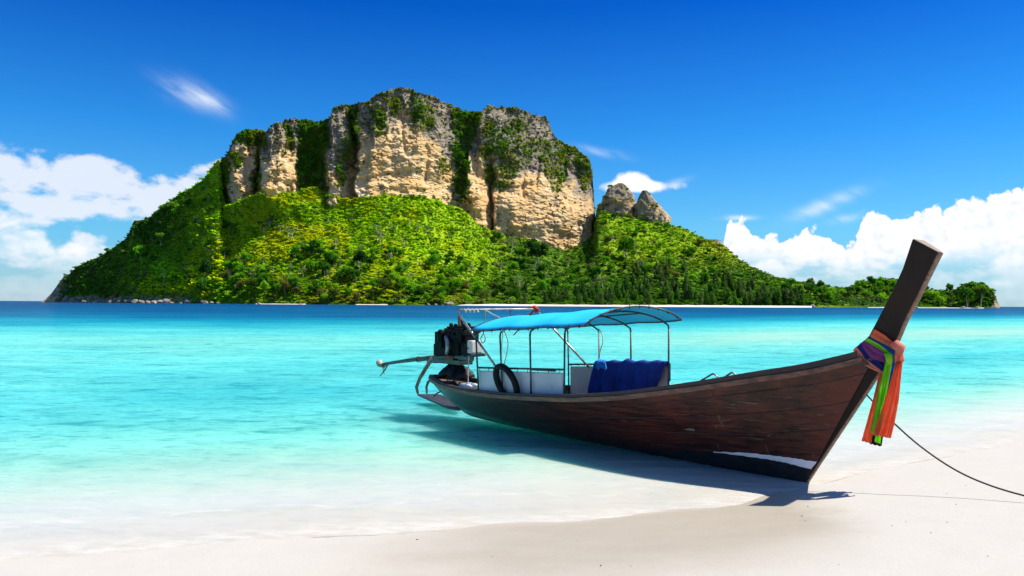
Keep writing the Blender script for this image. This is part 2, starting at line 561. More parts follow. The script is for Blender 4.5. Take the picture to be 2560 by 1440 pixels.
# sea: thin sheet whose colour comes from the depth of water under each point
wx, wy = polar(5.0, 60000.0, 620, -88, 88, 520, 0.0)
wd = depth_at(wx, wy); ws = shore_s(wx, wy)
amp = np.clip(ws / 6.0, 0, 1) * np.exp(-np.hypot(wx, wy) / 140.0)
wz = 0.016 * amp * fbm(wx * 0.55 + 0.8 * wy, wy * 1.5, 61, 3) + 0.004
wzz = np.where(wd < -0.05, -0.25 - 0.0 * wd, wz)         # beyond the edge the sheet dips under the sand
wzz = np.where(wd < -0.05, -wd * 0 - 0.30, wzz)
wm, g, out = new_mat('sea_water')
pos = g.n('ShaderNodeNewGeometry').outputs['Position']
dp = g.n('ShaderNodeAttribute', {'attribute_name': 'depth'}).outputs['Fac']
px_, py_, pz_ = g.xyz(pos)
dist = g.m('SQRT', g.m('ADD', g.m('MULTIPLY', px_, px_), g.m('MULTIPLY', py_, py_)))
ldp = g.m('DIVIDE', g.m('LOGARITHM', g.m('ADD', 1.0, g.m('MULTIPLY', g.m('MAXIMUM', dp, 0.0), 4.0)), math.e), 4.2, clamp=True)


def ld(d):
    return math.log(1 + 4 * d) / 4.2


cr = g.ramp(ldp, [(0.0, (0.415, 0.385, 0.330)), (ld(0.03), (0.445, 0.440, 0.390)), (ld(0.08), (0.435, 0.470, 0.420)), (ld(0.16), (0.345, 0.475, 0.405)), (ld(0.34), (0.20, 0.48, 0.395)), (ld(0.55), (0.125, 0.470, 0.410)),
                  (ld(0.95), (0.075, 0.430, 0.415)), (ld(1.5), (0.035, 0.35, 0.375)), (ld(2.4), (0.007, 0.215, 0.30)), (ld(4.2), (0.004, 0.100, 0.205)), (ld(8.0), (0.003, 0.056, 0.145)), (1.0, (0.003, 0.048, 0.13))])
# ripples: several wave trains, long ones for the distance
wv = g.vm('MULTIPLY', pos, (0.55, 1.0, 1.0))
r1 = g.noise(wv, 5.5, 4, 0.55, '3D', 0.4); r2 = g.noise(wv, 1.5, 4, 0.55, '3D', 0.5); r3 = g.noise(g.vm('MULTIPLY', pos, (0.4, 1.0, 1.0)), 0.28, 5, 0.6, '3D', 0.3)
r4 = g.noise(g.vm('MULTIPLY', pos, (0.3, 1.0, 1.0)), 0.055, 5, 0.62, '3D', 0.3)
near = g.sstep(dist, 90.0, 8.0)
shal = g.sstep(dp, 0.02, 0.5)
h = g.m('ADD', g.m('MULTIPLY', g.m('MULTIPLY', r1, near), 0.045), g.m('ADD', g.m('MULTIPLY', r2, 0.20), g.m('ADD', g.m('MULTIPLY', r3, 0.9), g.m('MULTIPLY', r4, 3.2))))
bmp = g.n('ShaderNodeBump', Height=h, Strength=g.fmix(shal, 0.25, 1.0), Distance=1.0)
# light and dark of the ripples painted into the water colour
tv = g.m('ADD', g.m('ADD', g.m('ADD', g.m('MULTIPLY', g.m('SUBTRACT', r1, 0.5), 0.9), g.m('MULTIPLY', g.m('SUBTRACT', 0.075, g.m('ABSOLUTE', g.m('SUBTRACT', r1, 0.5))), 2.2)), g.m('ADD', g.m('MULTIPLY', g.m('SUBTRACT', r2, 0.5), 1.2), g.m('MULTIPLY', g.m('SUBTRACT', 0.075, g.m('ABSOLUTE', g.m('SUBTRACT', r2, 0.5))), 2.0))), g.m('ADD', g.m('MULTIPLY', g.m('SUBTRACT', r3, 0.5), 1.0), g.m('MULTIPLY', g.m('SUBTRACT', r4, 0.5), 1.2)))
tv = g.m('MULTIPLY', tv, g.fmix(g.sstep(dp, 0.05, 0.7), 0.12, 1.0))
cr = g.mix(1.0, cr, g.comb(g.rng(tv, -0.5, 0.5, 0.40, 1.60), g.rng(tv, -0.5, 0.5, 0.67, 1.30), g.rng(tv, -0.5, 0.5, 0.72, 1.24)), 'MULTIPLY')
fo_n = g.noise(g.vm('MULTIPLY', pos, (0.6, 1.2, 1.0)), 5.0, 5, 0.65)
edge = g.m('MULTIPLY', g.sstep(dp, -0.012, 0.0), g.sstep(dp, 0.022, 0.004))
foam = g.m('MULTIPLY', g.m('MULTIPLY', edge, g.sstep(fo_n, 0.36, 0.70)), 0.45)
sh_s = g.n('ShaderNodeAttribute', {'attribute_name': 'shore'}).outputs['Fac']
l2 = g.m('ADD', sh_s, g.m('MULTIPLY', g.m('SUBTRACT', g.noise(pos, 0.55, 4, 0.6), 0.5), 1.6))
for c0, wd_, am in ((1.15, 0.10, 0.45), (2.05, 0.07, 0.28)):
    line = g.sstep(g.m('ABSOLUTE', g.m('SUBTRACT', l2, c0)), wd_, 0.0)
    foam = g.m('MAXIMUM', foam, g.m('MULTIPLY', g.m('MULTIPLY', line, g.sstep(fo_n, 0.42, 0.66)), am))
cr = g.mix(foam, cr, (0.56, 0.56, 0.55))
dif = g.n('ShaderNodeBsdfPrincipled', {'subsurface_method': 'BURLEY'}, Base_Color=cr, Normal=bmp.outputs[0], Roughness=1.0)
dif.inputs['Specular IOR Level'].default_value = 0.0
dif.inputs['Subsurface Weight'].default_value = 0.85          # light that enters beside a shadow glows through the clear water under it
dif.inputs['Subsurface Radius'].default_value = (0.35, 1.0, 0.85)
g.put(dif.inputs['Subsurface Scale'], g.rng(dp, 0.0, 0.7, 0.02, 2.4))
tra = g.n('ShaderNodeBsdfTransparent', Color=(0.985, 0.99, 0.985))
body = g.m('MAXIMUM', g.sstep(dp, -0.012, -0.005), foam)
b1 = g.n('ShaderNodeMixShader', i0=body, i1=tra.outputs[0], i2=dif.outputs[0])
gl = g.n('ShaderNodeBsdfGlossy', Color=(1, 1, 1), Roughness=0.07, Normal=bmp.outputs[0])
fr = g.n('ShaderNodeFresnel', IOR=1.33, Normal=bmp.outputs[0])
ff = g.m('MULTIPLY', g.m('MINIMUM', fr.outputs[0], 0.42), g.m('MULTIPLY', g.fmix(g.sstep(dist, 15.0, 120.0), 0.30, 0.20), g.sstep(dp, -0.005, 0.03)))
b2 = g.n('ShaderNodeMixShader', i0=ff, i1=b1.outputs[0], i2=gl.outputs[0])
g.L.new(b2.outputs[0], out.inputs[0])
tag(mesh_obj('sea', np.stack([wx, wy, wzz], -1), grid_faces(620, 520), wm, smooth=True,
             attrs={'depth': ('FLOAT', np.clip(wd, -1, 30).ravel()), 'shore': ('FLOAT', np.clip(ws, -5, 60).ravel())}), 'turquoise sea turning dark blue towards the island', kind='structure')

# =====================================================================
#  ISLAND
# =====================================================================
# bearings are given as photo positions, distances in metres
YT_C = [(548, 410), (560, 392), (575, 372), (588, 342), (610, 328), (640, 324), (660, 330), (680, 314), (705, 306), (722, 300), (735, 299), (760, 300), (800, 306), (822, 295), (832, 270), (850, 264),
        (880, 262), (892, 257), (918, 258), (928, 246), (944, 236), (960, 231), (985, 222), (1000, 220), (1024, 222), (1040, 231), (1060, 236), (1082, 240), (1105, 250), (1128, 262), (1150, 272), (1180, 286), (1205, 278),
        (1215, 268), (1240, 266), (1270, 267), (1290, 271), (1330, 282), (1352, 287), (1366, 296), (1376, 316), (1386, 338), (1400, 352), (1425, 364), (1445, 372), (1462, 386), (1474, 402), (1480, 425), (1484, 470), (1487, 520), (1490, 580)]
YB_C = [(548, 525), (575, 515), (600, 500), (640, 487), (665, 496), (740, 486), (780, 470), (815, 488), (850, 503), (880, 503), (940, 494), (1000, 493), (1080, 502), (1130, 517), (1160, 530), (1190, 560), (1225, 580), (1290, 600),
        (1340, 606), (1380, 627), (1420, 630), (1452, 616), (1484, 588), (1492, 580)]
YH = [(105, 754), (125, 742), (140, 726), (152, 712), (168, 692), (190, 668), (215, 655), (250, 641), (282, 620), (318, 594), (330, 566), (352, 552), (372, 546), (400, 522), (440, 492), (478, 470), (510, 448), (520, 431), (540, 406), (554, 392), (562, 480),
      (640, 470), (740, 455), (780, 440), (850, 470), (1000, 465), (1130, 490), (1200, 540), (1300, 575), (1400, 590), (1480, 560), (1494, 510), (1520, 512), (1545, 534), (1580, 538), (1610, 548), (1650, 560), (1672, 564), (1700, 566), (1742, 588), (1785, 606), (1812, 614),
      (1842, 644), (1872, 663), (1902, 677), (1940, 692), (1980, 701), (2025, 709), (2065, 716), (2105, 719), (2135, 714), (2165, 704), (2200, 697), (2240, 697), (2280, 708), (2320, 722), (2360, 727), (2385, 724), (2405, 716), (2430, 708), (2460, 708), (2478, 722),
      (2490, 740), (2498, 766)]
YS = [(105, 755.0), (300, 757.0), (600, 759.5), (900, 762.0), (1130, 763.6), (1500, 765.0), (2020, 766.6), (2300, 767.2), (2498, 768.0)]
SHORE = [(105, 1500), (300, 1380), (550, 1200), (800, 1090), (1000, 1050), (1130, 1040), (1500, 1020), (2020, 1080), (2300, 1180), (2498, 1230)]
CREST = [(105, 1510), (200, 1470), (330, 1440), (450, 1420), (548, 1400), (560, 1385), (745, 1385), (890, 1400), (1130, 1470), (1484, 1590), (1492, 1600), (1560, 1540), (1700, 1480), (1840, 1380), (2000, 1250), (2200, 1330), (2498, 1245)]
CLIFF = [(548, 1345), (560, 1335), (745, 1340), (890, 1350), (1130, 1425), (1484, 1545), (1492, 1550)]
ytc = smooth1(YT_C, 4); _yb = smooth1(YB_C, 8)


def ybc(x):
    x = np.asarray(x, float); return _yb(x) + 7 * fbm(x / 26.0, 0 * x + 2, 15, 3)


yhl = smooth1(YH, 4); ysl = smooth1(YS, 20); shd = smooth1(SHORE, 40); crd = smooth1(CREST, 25); cld = smooth1(CLIFF, 20)
_yh0 = yhl


def yhl(x):
    x = np.asarray(x, float); inn = sst(x, 546, 566) * sst(x, 1493, 1481)
    return _yh0(x) * (1 - inn) + (ybc(x) - 5) * inn




RB = curve1([(548, 70), (566, 14), (585, -6), (612, -2), (636, 14), (643, 46), (650, -26), (668, -36), (700, -22), (732, 6), (744, 34), (765, 46), (800, 44), (814, 28), (822, -8), (840, -14), (862, 4), (876, 22), (884, 28),
             (890, -34), (930, -44), (990, -30), (1030, -34), (1075, -12), (1118, 22), (1132, 34), (1150, 36), (1166, 26), (1172, -22), (1195, -26), (1224, 2), (1229, 22), (1236, -26), (1290, -48), (1330, -42), (1372, -34), (1400, -28), (1440, -8),
             (1470, 10), (1481, 22), (1486, 50), (1492, 110)])
RTOP = curve1([(548, 74), (566, 22), (600, 10), (636, 22), (646, 30), (655, 4), (675, -24), (705, -14), (722, 18), (735, 20), (748, 36), (775, 50), (806, 46), (818, 22), (826, -10), (850, -18), (872, -4), (886, 24), (892, -22), (925, -26), (950, -44),
               (1000, -40), (1050, -30), (1090, -8), (1120, 22), (1136, 40), (1165, 46), (1196, 32), (1208, -6), (1250, -22), (1310, -12), (1370, 12), (1400, 40), (1440, 54), (1470, 60), (1482, 74), (1487, 84), (1492, 120)])



_bx = np.arange(480.0, 1560.0, 4.0); _bm = np.array([RB(np.linspace(b_ - 26, b_ + 26, 14)).min() for b_ in _bx])
_bm = np.convolve(np.pad(_bm, 12, 'edge'), np.ones(25) / 25, 'valid')


def RBM(x):
    return np.minimum(np.minimum(np.interp(x, _bx, _bm), RB(x) + 6), 10.0)


def hill_D(x, y):
    """distance of the hillside along bearing x at photo height y"""
    q = np.clip((ysl(x) - y) / np.maximum(ysl(x) - yhl(x), 4.0), -0.2, 1.0)
    qs = np.sign(q) * np.abs(q) ** 0.9
    D = shd(x) + (crd(x) - shd(x)) * qs
    wav = sst(q, 0.0, 0.15) * sst(crd(x) - shd(x), 30, 200)
    D = D + wav * (16 * fbm(x / 85.0, y / 70.0, 11, 4) + 30 * fbm(x / 260.0 + y / 300.0, y / 400.0, 12, 2))
    # under the cliff the slope runs up to the very foot of the rock
    inn = sst(x, 548, 566) * sst(x, 1492, 1480)
    rs = RBM(x)
    foot = cld(x) + 0.78 * rs - 10
    return D + inn * (foot - crd(x)) * np.clip(q, 0, 1) ** 3


def hill_P(x, y):
    return at_depth(x, y, hill_D(x, y))


nx, ny = 900, 170
gx = np.linspace(104, 2499, nx); tt = np.linspace(0, 1, ny)
XX, TT = np.meshgrid(gx, tt, indexing='ij')
ys_, yh_ = ysl(XX), yhl(XX)
YY = ys_ + (yh_ - ys_) * TT
V = hill_P(XX, YY).reshape(nx, ny, 3)
V[:, 0, 2] = -2.5
back = []
top = V[:, -1, :]
for dz, dd in ((0.97, 25), (0.80, 110), (0.45, 260), (-0.01, 420)):
    r = top.copy(); k = (r[:, 1] + dd) / r[:, 1]; r[:, 0] *= k; r[:, 1] *= k; r[:, 2] = np.where(dz > 0, top[:, 2] * dz, -2.5); back.append(r[:, None, :])
V = np.concatenate([V] + back, axis=1)
HILLV = V
hm, g, out = new_mat('hillside_soil')
pos = g.n('ShaderNodeNewGeometry').outputs['Position']
n1 = g.noise(pos, 0.02, 4, 0.6); n2 = g.noise(pos, 0.22, 4, 0.65)
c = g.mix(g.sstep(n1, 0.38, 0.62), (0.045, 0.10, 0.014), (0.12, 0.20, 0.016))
brt = g.n('ShaderNodeAttribute', {'attribute_name': 'bright_green'}).outputs['Fac']
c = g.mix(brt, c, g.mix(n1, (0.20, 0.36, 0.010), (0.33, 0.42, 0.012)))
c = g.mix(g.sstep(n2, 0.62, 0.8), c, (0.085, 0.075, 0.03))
rk = g.n('ShaderNodeAttribute', {'attribute_name': 'rocky'}).outputs['Fac']
rc = g.mix(g.sstep(g.noise(pos, 0.12, 5, 0.7), 0.4, 0.62), (0.16, 0.13, 0.105), (0.40, 0.31, 0.205))
c = g.mix(rk, c, rc)
b = g.n('ShaderNodeBump', Height=g.m('ADD', n2, g.m('MULTIPLY', n1, 2.0)), Strength=1.0, Distance=3.0)
p = g.n('ShaderNodeBsdfDiffuse', Color=c, Normal=b.outputs[0]); g.L.new(p.outputs[0], out.inputs[0])
xr = np.repeat(gx[:, None], V.shape[1], 1); hz = V[:, :, 2]
rocky = sst(xr, 560, 400) * sst(hz, 17, 7) + sst(xr, 175, 150) + sst(xr, 2472, 2486) * 0.8
yr_ = np.concatenate([YY] + [YY[:, -1:]] * 4, 1)
bright_green = np.maximum(sst(xr, 380, 600) * sst(xr, 1340, 1120) * sst(yr_, 735, 655), 0.6 * sst(xr, 1480, 1530) * sst(yr_, 690, 610)) * 0.9  # ground colour turned bright green under the brighter growth
tag(mesh_obj('hill', V.reshape(-1, 3), grid_faces(nx, V.shape[1]), hm, smooth=True, attrs={'rocky': ('FLOAT', np.clip(rocky, 0, 1).ravel()), 'bright_green': ('FLOAT', bright_green.ravel())}),
    'green island hillside rising from the sea to the cliffs', kind='structure')

# ---- limestone cliff: buttresses, gullies, flutes and ledges ------------------
def cliff_D(x, y):
    yb = ybc(x); yt = ytc(x); C = cld(x)
    h = np.clip((yb - y) / F_PX * C, -40, 260); q = np.clip((yb - y) / np.maximum(yb - yt, 20), 0, 1)
    wx_ = x + 15 * fbm(x / 60.0, y / 60.0, 21, 3) + 8 * fbm(x / 20.0, y / 26.0, 20, 3)
    r = RB(wx_) * (1 - sst(q, 0.30, 0.75)) + RTOP(wx_) * sst(q, 0.30, 0.75)
    D = C + 0.78 * r + 0.20 * h + 0.10 * np.maximum(h - 90, 0)
    up = sst(q, 0.35, 0.8)
    D += (3.5 + 5.5 * up) * (0.5 - ridge(wx_ / 30.0, y / 220.0, 22, 3)) * 2
    D += (3.0 + 2.5 * up) * fbm(x / 46.0, y / 30.0, 23, 5)
    D += 13.0 * fbm(x / 110.0, y / 75.0, 27, 3)
    dg = np.abs(fbm((x + 0.8 * y) / 34.0, (y - 0.5 * x) / 16.0, 28, 4)); D += 7.5 * (0.35 - dg) * (1 - 0.4 * up)
    dg2 = np.abs(fbm((x - 0.6 * y) / 60.0, (y + 0.3 * x) / 40.0, 29, 3)); D += 7.0 * (0.3 - dg2)
    lay = y + 0.12 * x + 14 * fbm(x / 120.0, y / 160.0, 24, 2)
    st = fbm(x / 70.0, lay / 7.0, 25, 3)
    D += (1.3 - 0.3 * up) * np.sign(st) * np.abs(st) ** 0.6
    D += 1.6 * (fbm(x / 9.0, y / 4.5, 26, 3))
    # stepped overhangs at the foot of the right hand wall and the long slanting break across the middle wall
    ov = np.exp(-((y - (590 + 0.05 * (x - 1300))) / 10.0) ** 2) * sst(x, 1255, 1290) * sst(x, 1375, 1330)
    D += 9 * ov
    ln = y - (432 + 0.08 * (x - 900) + 18 * np.sin(x / 60.0))
    D += 6 * sst(ln, -3, 5) * sst(ln, 60, 5) * sst(x, 885, 900) * sst(x, 1120, 1080)
    for cx, y0, y1, wdt, dp_ in ((1229, 470, 590, 2.2, 16), (888, 270, 400, 5, 13), (643, 380, 500, 3, 14), (1310, 430, 500, 5, 7), (1064, 350, 460, 6, 8), (1345, 400, 470, 4, 7), (1010, 300, 380, 4, 7)):
        D += dp_ * np.exp(-((x + 4 * np.sin(y / 23.0) - cx) / wdt) ** 2) * sst(y, y0 - 12, y0 + 8) * sst(y, y1 + 12, y1 - 8)
    return D


def cliff_P(x, y):
    return at_depth(x, y, cliff_D(x, y))


nx, ny = 980, 400
gx = np.linspace(549, 1491, nx); tt = np.linspace(0, 1, ny)
XX, TT = np.meshgrid(gx, tt, indexing='ij')
jag = 7.5 * fbm(gx / 11.0, 0 * gx, 31, 3) + 4 * fbm(gx / 40.0, 0 * gx, 32, 2)
y0 = ybc(XX) + 26; y1 = ytc(XX) + (jag * sst(gx, 1484, 1470))[:, None]
YY = y0 + (y1 - y0) * TT
V = cliff_P(XX, YY).reshape(nx, ny, 3)
top = V[:, -1, :]
rows = [V]
for dz, dd in ((0.995, 6), (0.97, 26), (0.88, 80), (0.6, 170), (0.15, 260)):
    r = top.copy(); k = (r[:, 1] + dd) / r[:, 1]; r[:, 0] *= k; r[:, 1] *= k; r[:, 2] = top[:, 2] * dz; rows.append(r[:, None, :])
V = np.concatenate(rows, 1)
xr = np.repeat(gx[:, None], V.shape[1], 1); yr = np.concatenate([YY] + [YY[:, -1:]] * 5, 1)
q = np.clip((ybc(xr) - yr) / (ybc(xr) - ytc(xr)), 0, 1)
# weathered grey stone near the top and on the flanks, freshly broken buff stone on the big walls
thr = curve1([(548, 0.80), (640, 0.92), (650, 0.62), (740, 0.62), (745, 0.2), (815, 0.25), (885, 0.42), (893, 0.66), (960, 0.70), (1050, 0.66), (1110, 0.46), (1165, 0.44), (1175, 0.64), (1230, 0.56), (1330, 0.52), (1400, 0.56), (1484, 0.52)])(xr)
wea = sst(q + 0.26 * fbm(xr / 34.0, yr / 46.0, 33, 4) + 0.07 * fbm(xr / 7.0, yr / 20.0, 34, 3), thr - 0.10, thr + 0.10)
crm, g, out = new_mat('limestone')
pos = g.n('ShaderNodeNewGeometry').outputs['Position']
we = g.n('ShaderNodeAttribute', {'attribute_name': 'weathered'}).outputs['Fac']
nb = g.noise(pos, 0.018, 5, 0.6); nm = g.noise(g.vm('MULTIPLY', pos, (1.0, 1.0, 1.6)), 0.085, 6, 0.68); nf = g.noise(g.vm('MULTIPLY', pos, (0.6, 0.6, 2.2)), 0.30, 5, 0.7)
streak = g.noise(g.vm('MULTIPLY', pos, (1.0, 1.0, 0.09)), 0.10, 5, 0.65)
buff = g.mix(g.sstep(nb, 0.36, 0.64), (0.69, 0.435, 0.180), (0.75, 0.535, 0.280))
buff = g.mix(g.m('MULTIPLY', g.sstep(nm, 0.52, 0.70), 0.7), buff, (0.44, 0.245, 0.115))
buff = g.mix(g.m('MULTIPLY', g.sstep(g.noise(pos, 0.035, 4, 0.6), 0.56, 0.70), 0.75), buff, (0.78, 0.63, 0.43))
buff = g.mix(g.m('MULTIPLY', g.sstep(streak, 0.56, 0.66), 0.8), buff, (0.24, 0.165, 0.115))
buff = g.mix(g.m('MULTIPLY', g.sstep(g.noise(g.vm('MULTIPLY', pos, (1.0, 1.0, 0.5)), 0.05, 5, 0.65), 0.60, 0.70), 0.75), buff, (0.36, 0.185, 0.085))
grey = g.mix(g.sstep(nm, 0.40, 0.62), (0.215, 0.175, 0.125), (0.39, 0.33, 0.25))
grey = g.mix(g.m('MULTIPLY', g.sstep(streak, 0.52, 0.66), 0.65), grey, (0.085, 0.078, 0.072))
grey = g.mix(g.m('MULTIPLY', g.sstep(nf, 0.58, 0.72), 0.6), grey, (0.17, 0.13, 0.055))
c = g.mix(we, buff, grey)
mo = g.n('ShaderNodeAttribute', {'attribute_name': 'mossy'}).outputs['Fac']
c = g.mix(g.m('MULTIPLY', mo, g.sstep(nm, 0.30, 0.52)), c, (0.060, 0.085, 0.018))
hb = g.m('ADD', g.m('MULTIPLY', nm, 1.0), g.m('MULTIPLY', nf, 0.55))
b = g.n('ShaderNodeBump', Height=hb, Strength=1.0, Distance=4.5)
p = g.n('ShaderNodeBsdfDiffuse', Color=c, Normal=b.outputs[0]); g.L.new(p.outputs[0], out.inputs[0])


VLOW = curve1([(1190, 350), (1206, 400), (1216, 462), (1240, 474), (1275, 468), (1296, 430), (1318, 405), (1340, 388), (1354, 418), (1372, 470), (1390, 486), (1404, 468), (1416, 412), (1430, 396), (1442, 428), (1454, 482), (1470, 478), (1486, 430)])
VUPP = curve1([(1190, 285), (1225, 300), (1260, 345), (1300, 350), (1350, 346), (1400, 352), (1440, 366), (1486, 392)])


def cliff_veg(x, y):
    """0..1: how much greenery grows on the cliff at this bearing"""
    x = np.asarray(x, float); y = np.asarray(y, float)
    wob = 10 * fbm(x / 30.0, y / 30.0, 35, 3)
    xw = x + wob; yw = y + wob
    m = sst(xw, 737, 752) * sst(xw, 828, 806) * sst(yw, 285, 300)                                    # gully between the pillars
    m = np.maximum(m, sst(xw, 1122, 1142) * sst(xw, 1205 - 0.22 * (yw - 280), 1192 - 0.22 * (yw - 280)) * sst(yw, 505, 470))   # second gully
    lowb = VLOW(xw); upb = VUPP(xw)
    m = np.maximum(m, sst(xw, 1194, 1210) * sst(yw, upb - 8, upb + 10) * sst(yw, lowb + 8, lowb - 10) * (0.62 + 0.5 * fbm(x / 18.0, y / 18.0, 36, 3)) * 1.15)
    m = np.maximum(m, np.exp(-(((xw - 1158) / 14) ** 2 + ((yw - 470) / 42) ** 2)) * 1.3)
    m = np.maximum(m, np.exp(-(((xw - 1290) / 26) ** 2 + ((yw - 320) / 30) ** 2)) * 1.0)
    m = np.maximum(m, np.exp(-(((xw - 1075) / 18) ** 2 + ((yw - 300) / 34) ** 2)) * 1.0)
    m = np.maximum(m, np.exp(-(((xw - 1050) / 26) ** 2 + ((yw - 285) / 40) ** 2)) * 1.05)
    m = np.maximum(m, np.exp(-(((xw - 945) / 16) ** 2 + ((yw - 300) / 40) ** 2)) * 1.05)
    m = np.maximum(m, np.exp(-(((xw - 868) / 18) ** 2 + ((yw - 385) / 36) ** 2)) * 1.1)
    m = np.maximum(m, np.exp(-(((xw - 882) / 14) ** 2 + ((yw - 325) / 55) ** 2)) * 1.3)
    m = np.maximum(m, sst(xw, 585, 600) * sst(xw, 672, 655) * sst(yw, 322, 328) * sst(yw, 372, 352))
    m = np.maximum(m, np.exp(-(((xw - 725) / 12) ** 2 + ((yw - 345) / 30) ** 2)) * 1.1)
    m = np.maximum(m, sst(xw, 582, 566) * sst(yw, 385, 405))
    m = np.maximum(m, np.exp(-(((xw - 640) / 10) ** 2 + ((yw - 470) / 22) ** 2)) * 1.1)
    m = np.maximum(m, np.exp(-(((xw - 645) / 7) ** 2 + ((yw - 415) / 60) ** 2)) * 1.1)
    m = np.maximum(m, np.exp(-(((xw - 985) / 14) ** 2 + ((yw - 262) / 26) ** 2)) * 1.0)
    m = np.maximum(m, np.exp(-(((xw - 1110) / 14) ** 2 + ((yw - 420) / 26) ** 2)) * 0.9)
    m = np.maximum(m, np.exp(-(((xw - 850) / 10) ** 2 + ((yw - 440) / 22) ** 2)) * 1.0)
    m = np.maximum(m, np.exp(-(((xw - 590) / 12) ** 2 + ((yw - 400) / 20) ** 2)) * 0.9)
    return np.clip(m, 0, 1)


mossy = cliff_veg(xr, yr) * 0.9 + 0.5 * sst(q, 0.93, 1.0)
o = mesh_obj('limestone_cliff', V.reshape(-1, 3), grid_faces(nx, V.shape[1]), crm, smooth=True,
             attrs={'weathered': ('FLOAT', wea.ravel()), 'mossy': ('FLOAT', np.clip(mossy, 0, 1).ravel())})
tag(o, 'high buff and grey limestone cliffs crowning the island', kind='structure')


# ---- free standing rocks -------------------------------------------------------
def rock_mesh(name, outline, D, depth, mat, seed, label=None, cat='rock', group=None, tops=0.8, nu=110, nv=70):
    """rock tower: outline = left and right edge (photo x) at several heights (photo y, falling order); round plan, rugged surface"""
    ys = np.array([r[0] for r in outline], float); xl = np.array([r[1] for r in outline], float); xr_ = np.array([r[2] for r in outline], float)
    vy = np.linspace(ys[0], ys[-1], nv); L_ = np.interp(-vy, -ys, xl); R_ = np.interp(-vy, -ys, xr_)
    th = np.linspace(0, 2 * math.pi, nu, endpoint=False)
    rows = []
    for k in range(nv):
        cxp = (L_[k] + R_[k]) / 2; rad = (R_[k] - L_[k]) / 2
        nz = 1 + 0.16 * fbm(np.cos(th) * 2.2 + 5, np.sin(th) * 2.2 + vy[k] / 16.0, seed, 4) + 0.10 * (ridge(th * 3.0 / 1.0, 0 * th + vy[k] / 60.0, seed + 6, 2) - 0.5) + 0.10 * fbm(np.cos(th) * 5, np.sin(th) * 5 + vy[k] / 7.0, seed + 5, 3)
        sn = np.sign(np.cos(th)) * np.abs(np.cos(th)) ** 0.75
        Dv = D + depth * np.sin(th) * nz * (0.35 + 0.65 * rad / max((R_ - L_).max() / 2, 1e-3))
        rows.append(at_depth(cxp + rad * sn * nz, np.full(nu, vy[k]), Dv))
    V = np.array(rows)
    topc = V[-1].mean(0)[None]; vs = np.concatenate([V.reshape(-1, 3), topc])
    f = [tuple(x) for x in grid_faces(nv, nu, True)]
    n0 = (nv - 1) * nu; f += [(n0 + j, n0 + (j + 1) % nu, nv * nu) for j in range(nu)]
    zz = vs[:, 2]; w = np.clip(0.75 + 0.8 * fbm(vs[:, 0] / 9.0, vs[:, 2] / 9.0, seed + 2, 3) + (zz - zz.mean()) / (zz.max() - zz.min()) * 0.9, 0, 1)
    mo_ = np.clip(sst((zz - zz.min()) / (zz.max() - zz.min()), tops, 1.0) + 0.7 * fbm(vs[:, 0] / 7.0, zz / 7.0, seed + 3, 3), 0, 1)
    o = mesh_obj(name, vs, f, mat, smooth=True, attrs={'weathered': ('FLOAT', w), 'mossy': ('FLOAT', mo_)})
    return tag(o, label, cat, group)


rock_mesh('rock_pinnacle', [(565, 1496, 1594), (535, 1498, 1592), (520, 1502, 1590), (505, 1506, 1588), (488, 1512, 1582), (474, 1520, 1572), (464, 1534, 1564), (458, 1546, 1556)], 1572, 32, crm, 71,
          'round-topped grey rock pinnacle standing just behind the right edge of the big cliff')
rock_mesh('rock_pinnacle', [(590, 1590, 1676), (560, 1592, 1674), (548, 1588, 1674), (530, 1590, 1662), (512, 1591, 1648), (496, 1595, 1634), (484, 1601, 1624), (476, 1606, 1616)], 1545, 28, crm, 72,
          'pointed grey rock pinnacle with a sloping right shoulder, farther down the ridge')
rock_mesh('rock_outcrop', [(640, 1758, 1810), (625, 1760, 1808), (614, 1764, 1806), (605, 1768, 1803), (599, 1776, 1794)], 1450, 14, crm, 73, 'small dark rock outcrop low on the right ridge skyline', nu=50, nv=24)
rock_mesh('rock_outcrop', [(520, 490, 520), (490, 493, 516), (474, 497, 512), (466, 500, 508)], 1400, 10, crm, 74, 'narrow pale rock outcrop poking out of the left shoulder forest', nu=50, nv=30)
rock_mesh('rock_outcrop', [(590, 328, 366), (574, 329, 362), (560, 331, 356), (551, 336, 348)], 1440, 10, crm, 75, 'dark rock knob on the skyline half way down the left shoulder', nu=60, nv=30, tops=-0.6)
rock_mesh('sea_rock', [(757, 106, 146), (748, 116, 150), (735, 128, 158), (722, 138, 164), (708, 148, 170), (694, 158, 176), (686, 166, 174)], 1495, 16, crm, 76, 'dark leaning sea rock at the far left tip of the island', nu=60, nv=50)

# =====================================================================
#  VEGETATION
# =====================================================================
def leaf_mat(name, source):
    m, g, out = new_mat(name)
    if source == 'object':
        col = g.n('ShaderNodeObjectInfo').outputs['Color']
    else:
        a = g.n('ShaderNodeAttribute', {'attribute_name': 'tint'}); a.attribute_type = 'INSTANCER'; col = a.outputs['Color']
    pos = g.n('ShaderNodeNewGeometry').outputs['Position']
    isl = g.n('ShaderNodeNewGeometry').outputs['Random Per Island']
    k = g.rng(g.noise(pos, 0.45, 2, 0.6), 0.3, 0.7, 0.80, 1.22)
    k = g.m('MULTIPLY', k, g.rng(isl, 0.0, 1.0, 0.82, 1.22))
    col = g.mix(1.0, col, g.comb(k, k, k), 'MULTIPLY')
    d = g.n('ShaderNodeBsdfDiffuse', Color=col)
    t = g.n('ShaderNodeBsdfTranslucent', Color=g.mix(1.0, col, (1.15, 1.1, 0.6), 'MULTIPLY'))
    mx = g.n('ShaderNodeMixShader', i0=0.52, i1=d.outputs[0], i2=t.outputs[0])
    g.L.new(mx.outputs[0], out.inputs[0])
    return m


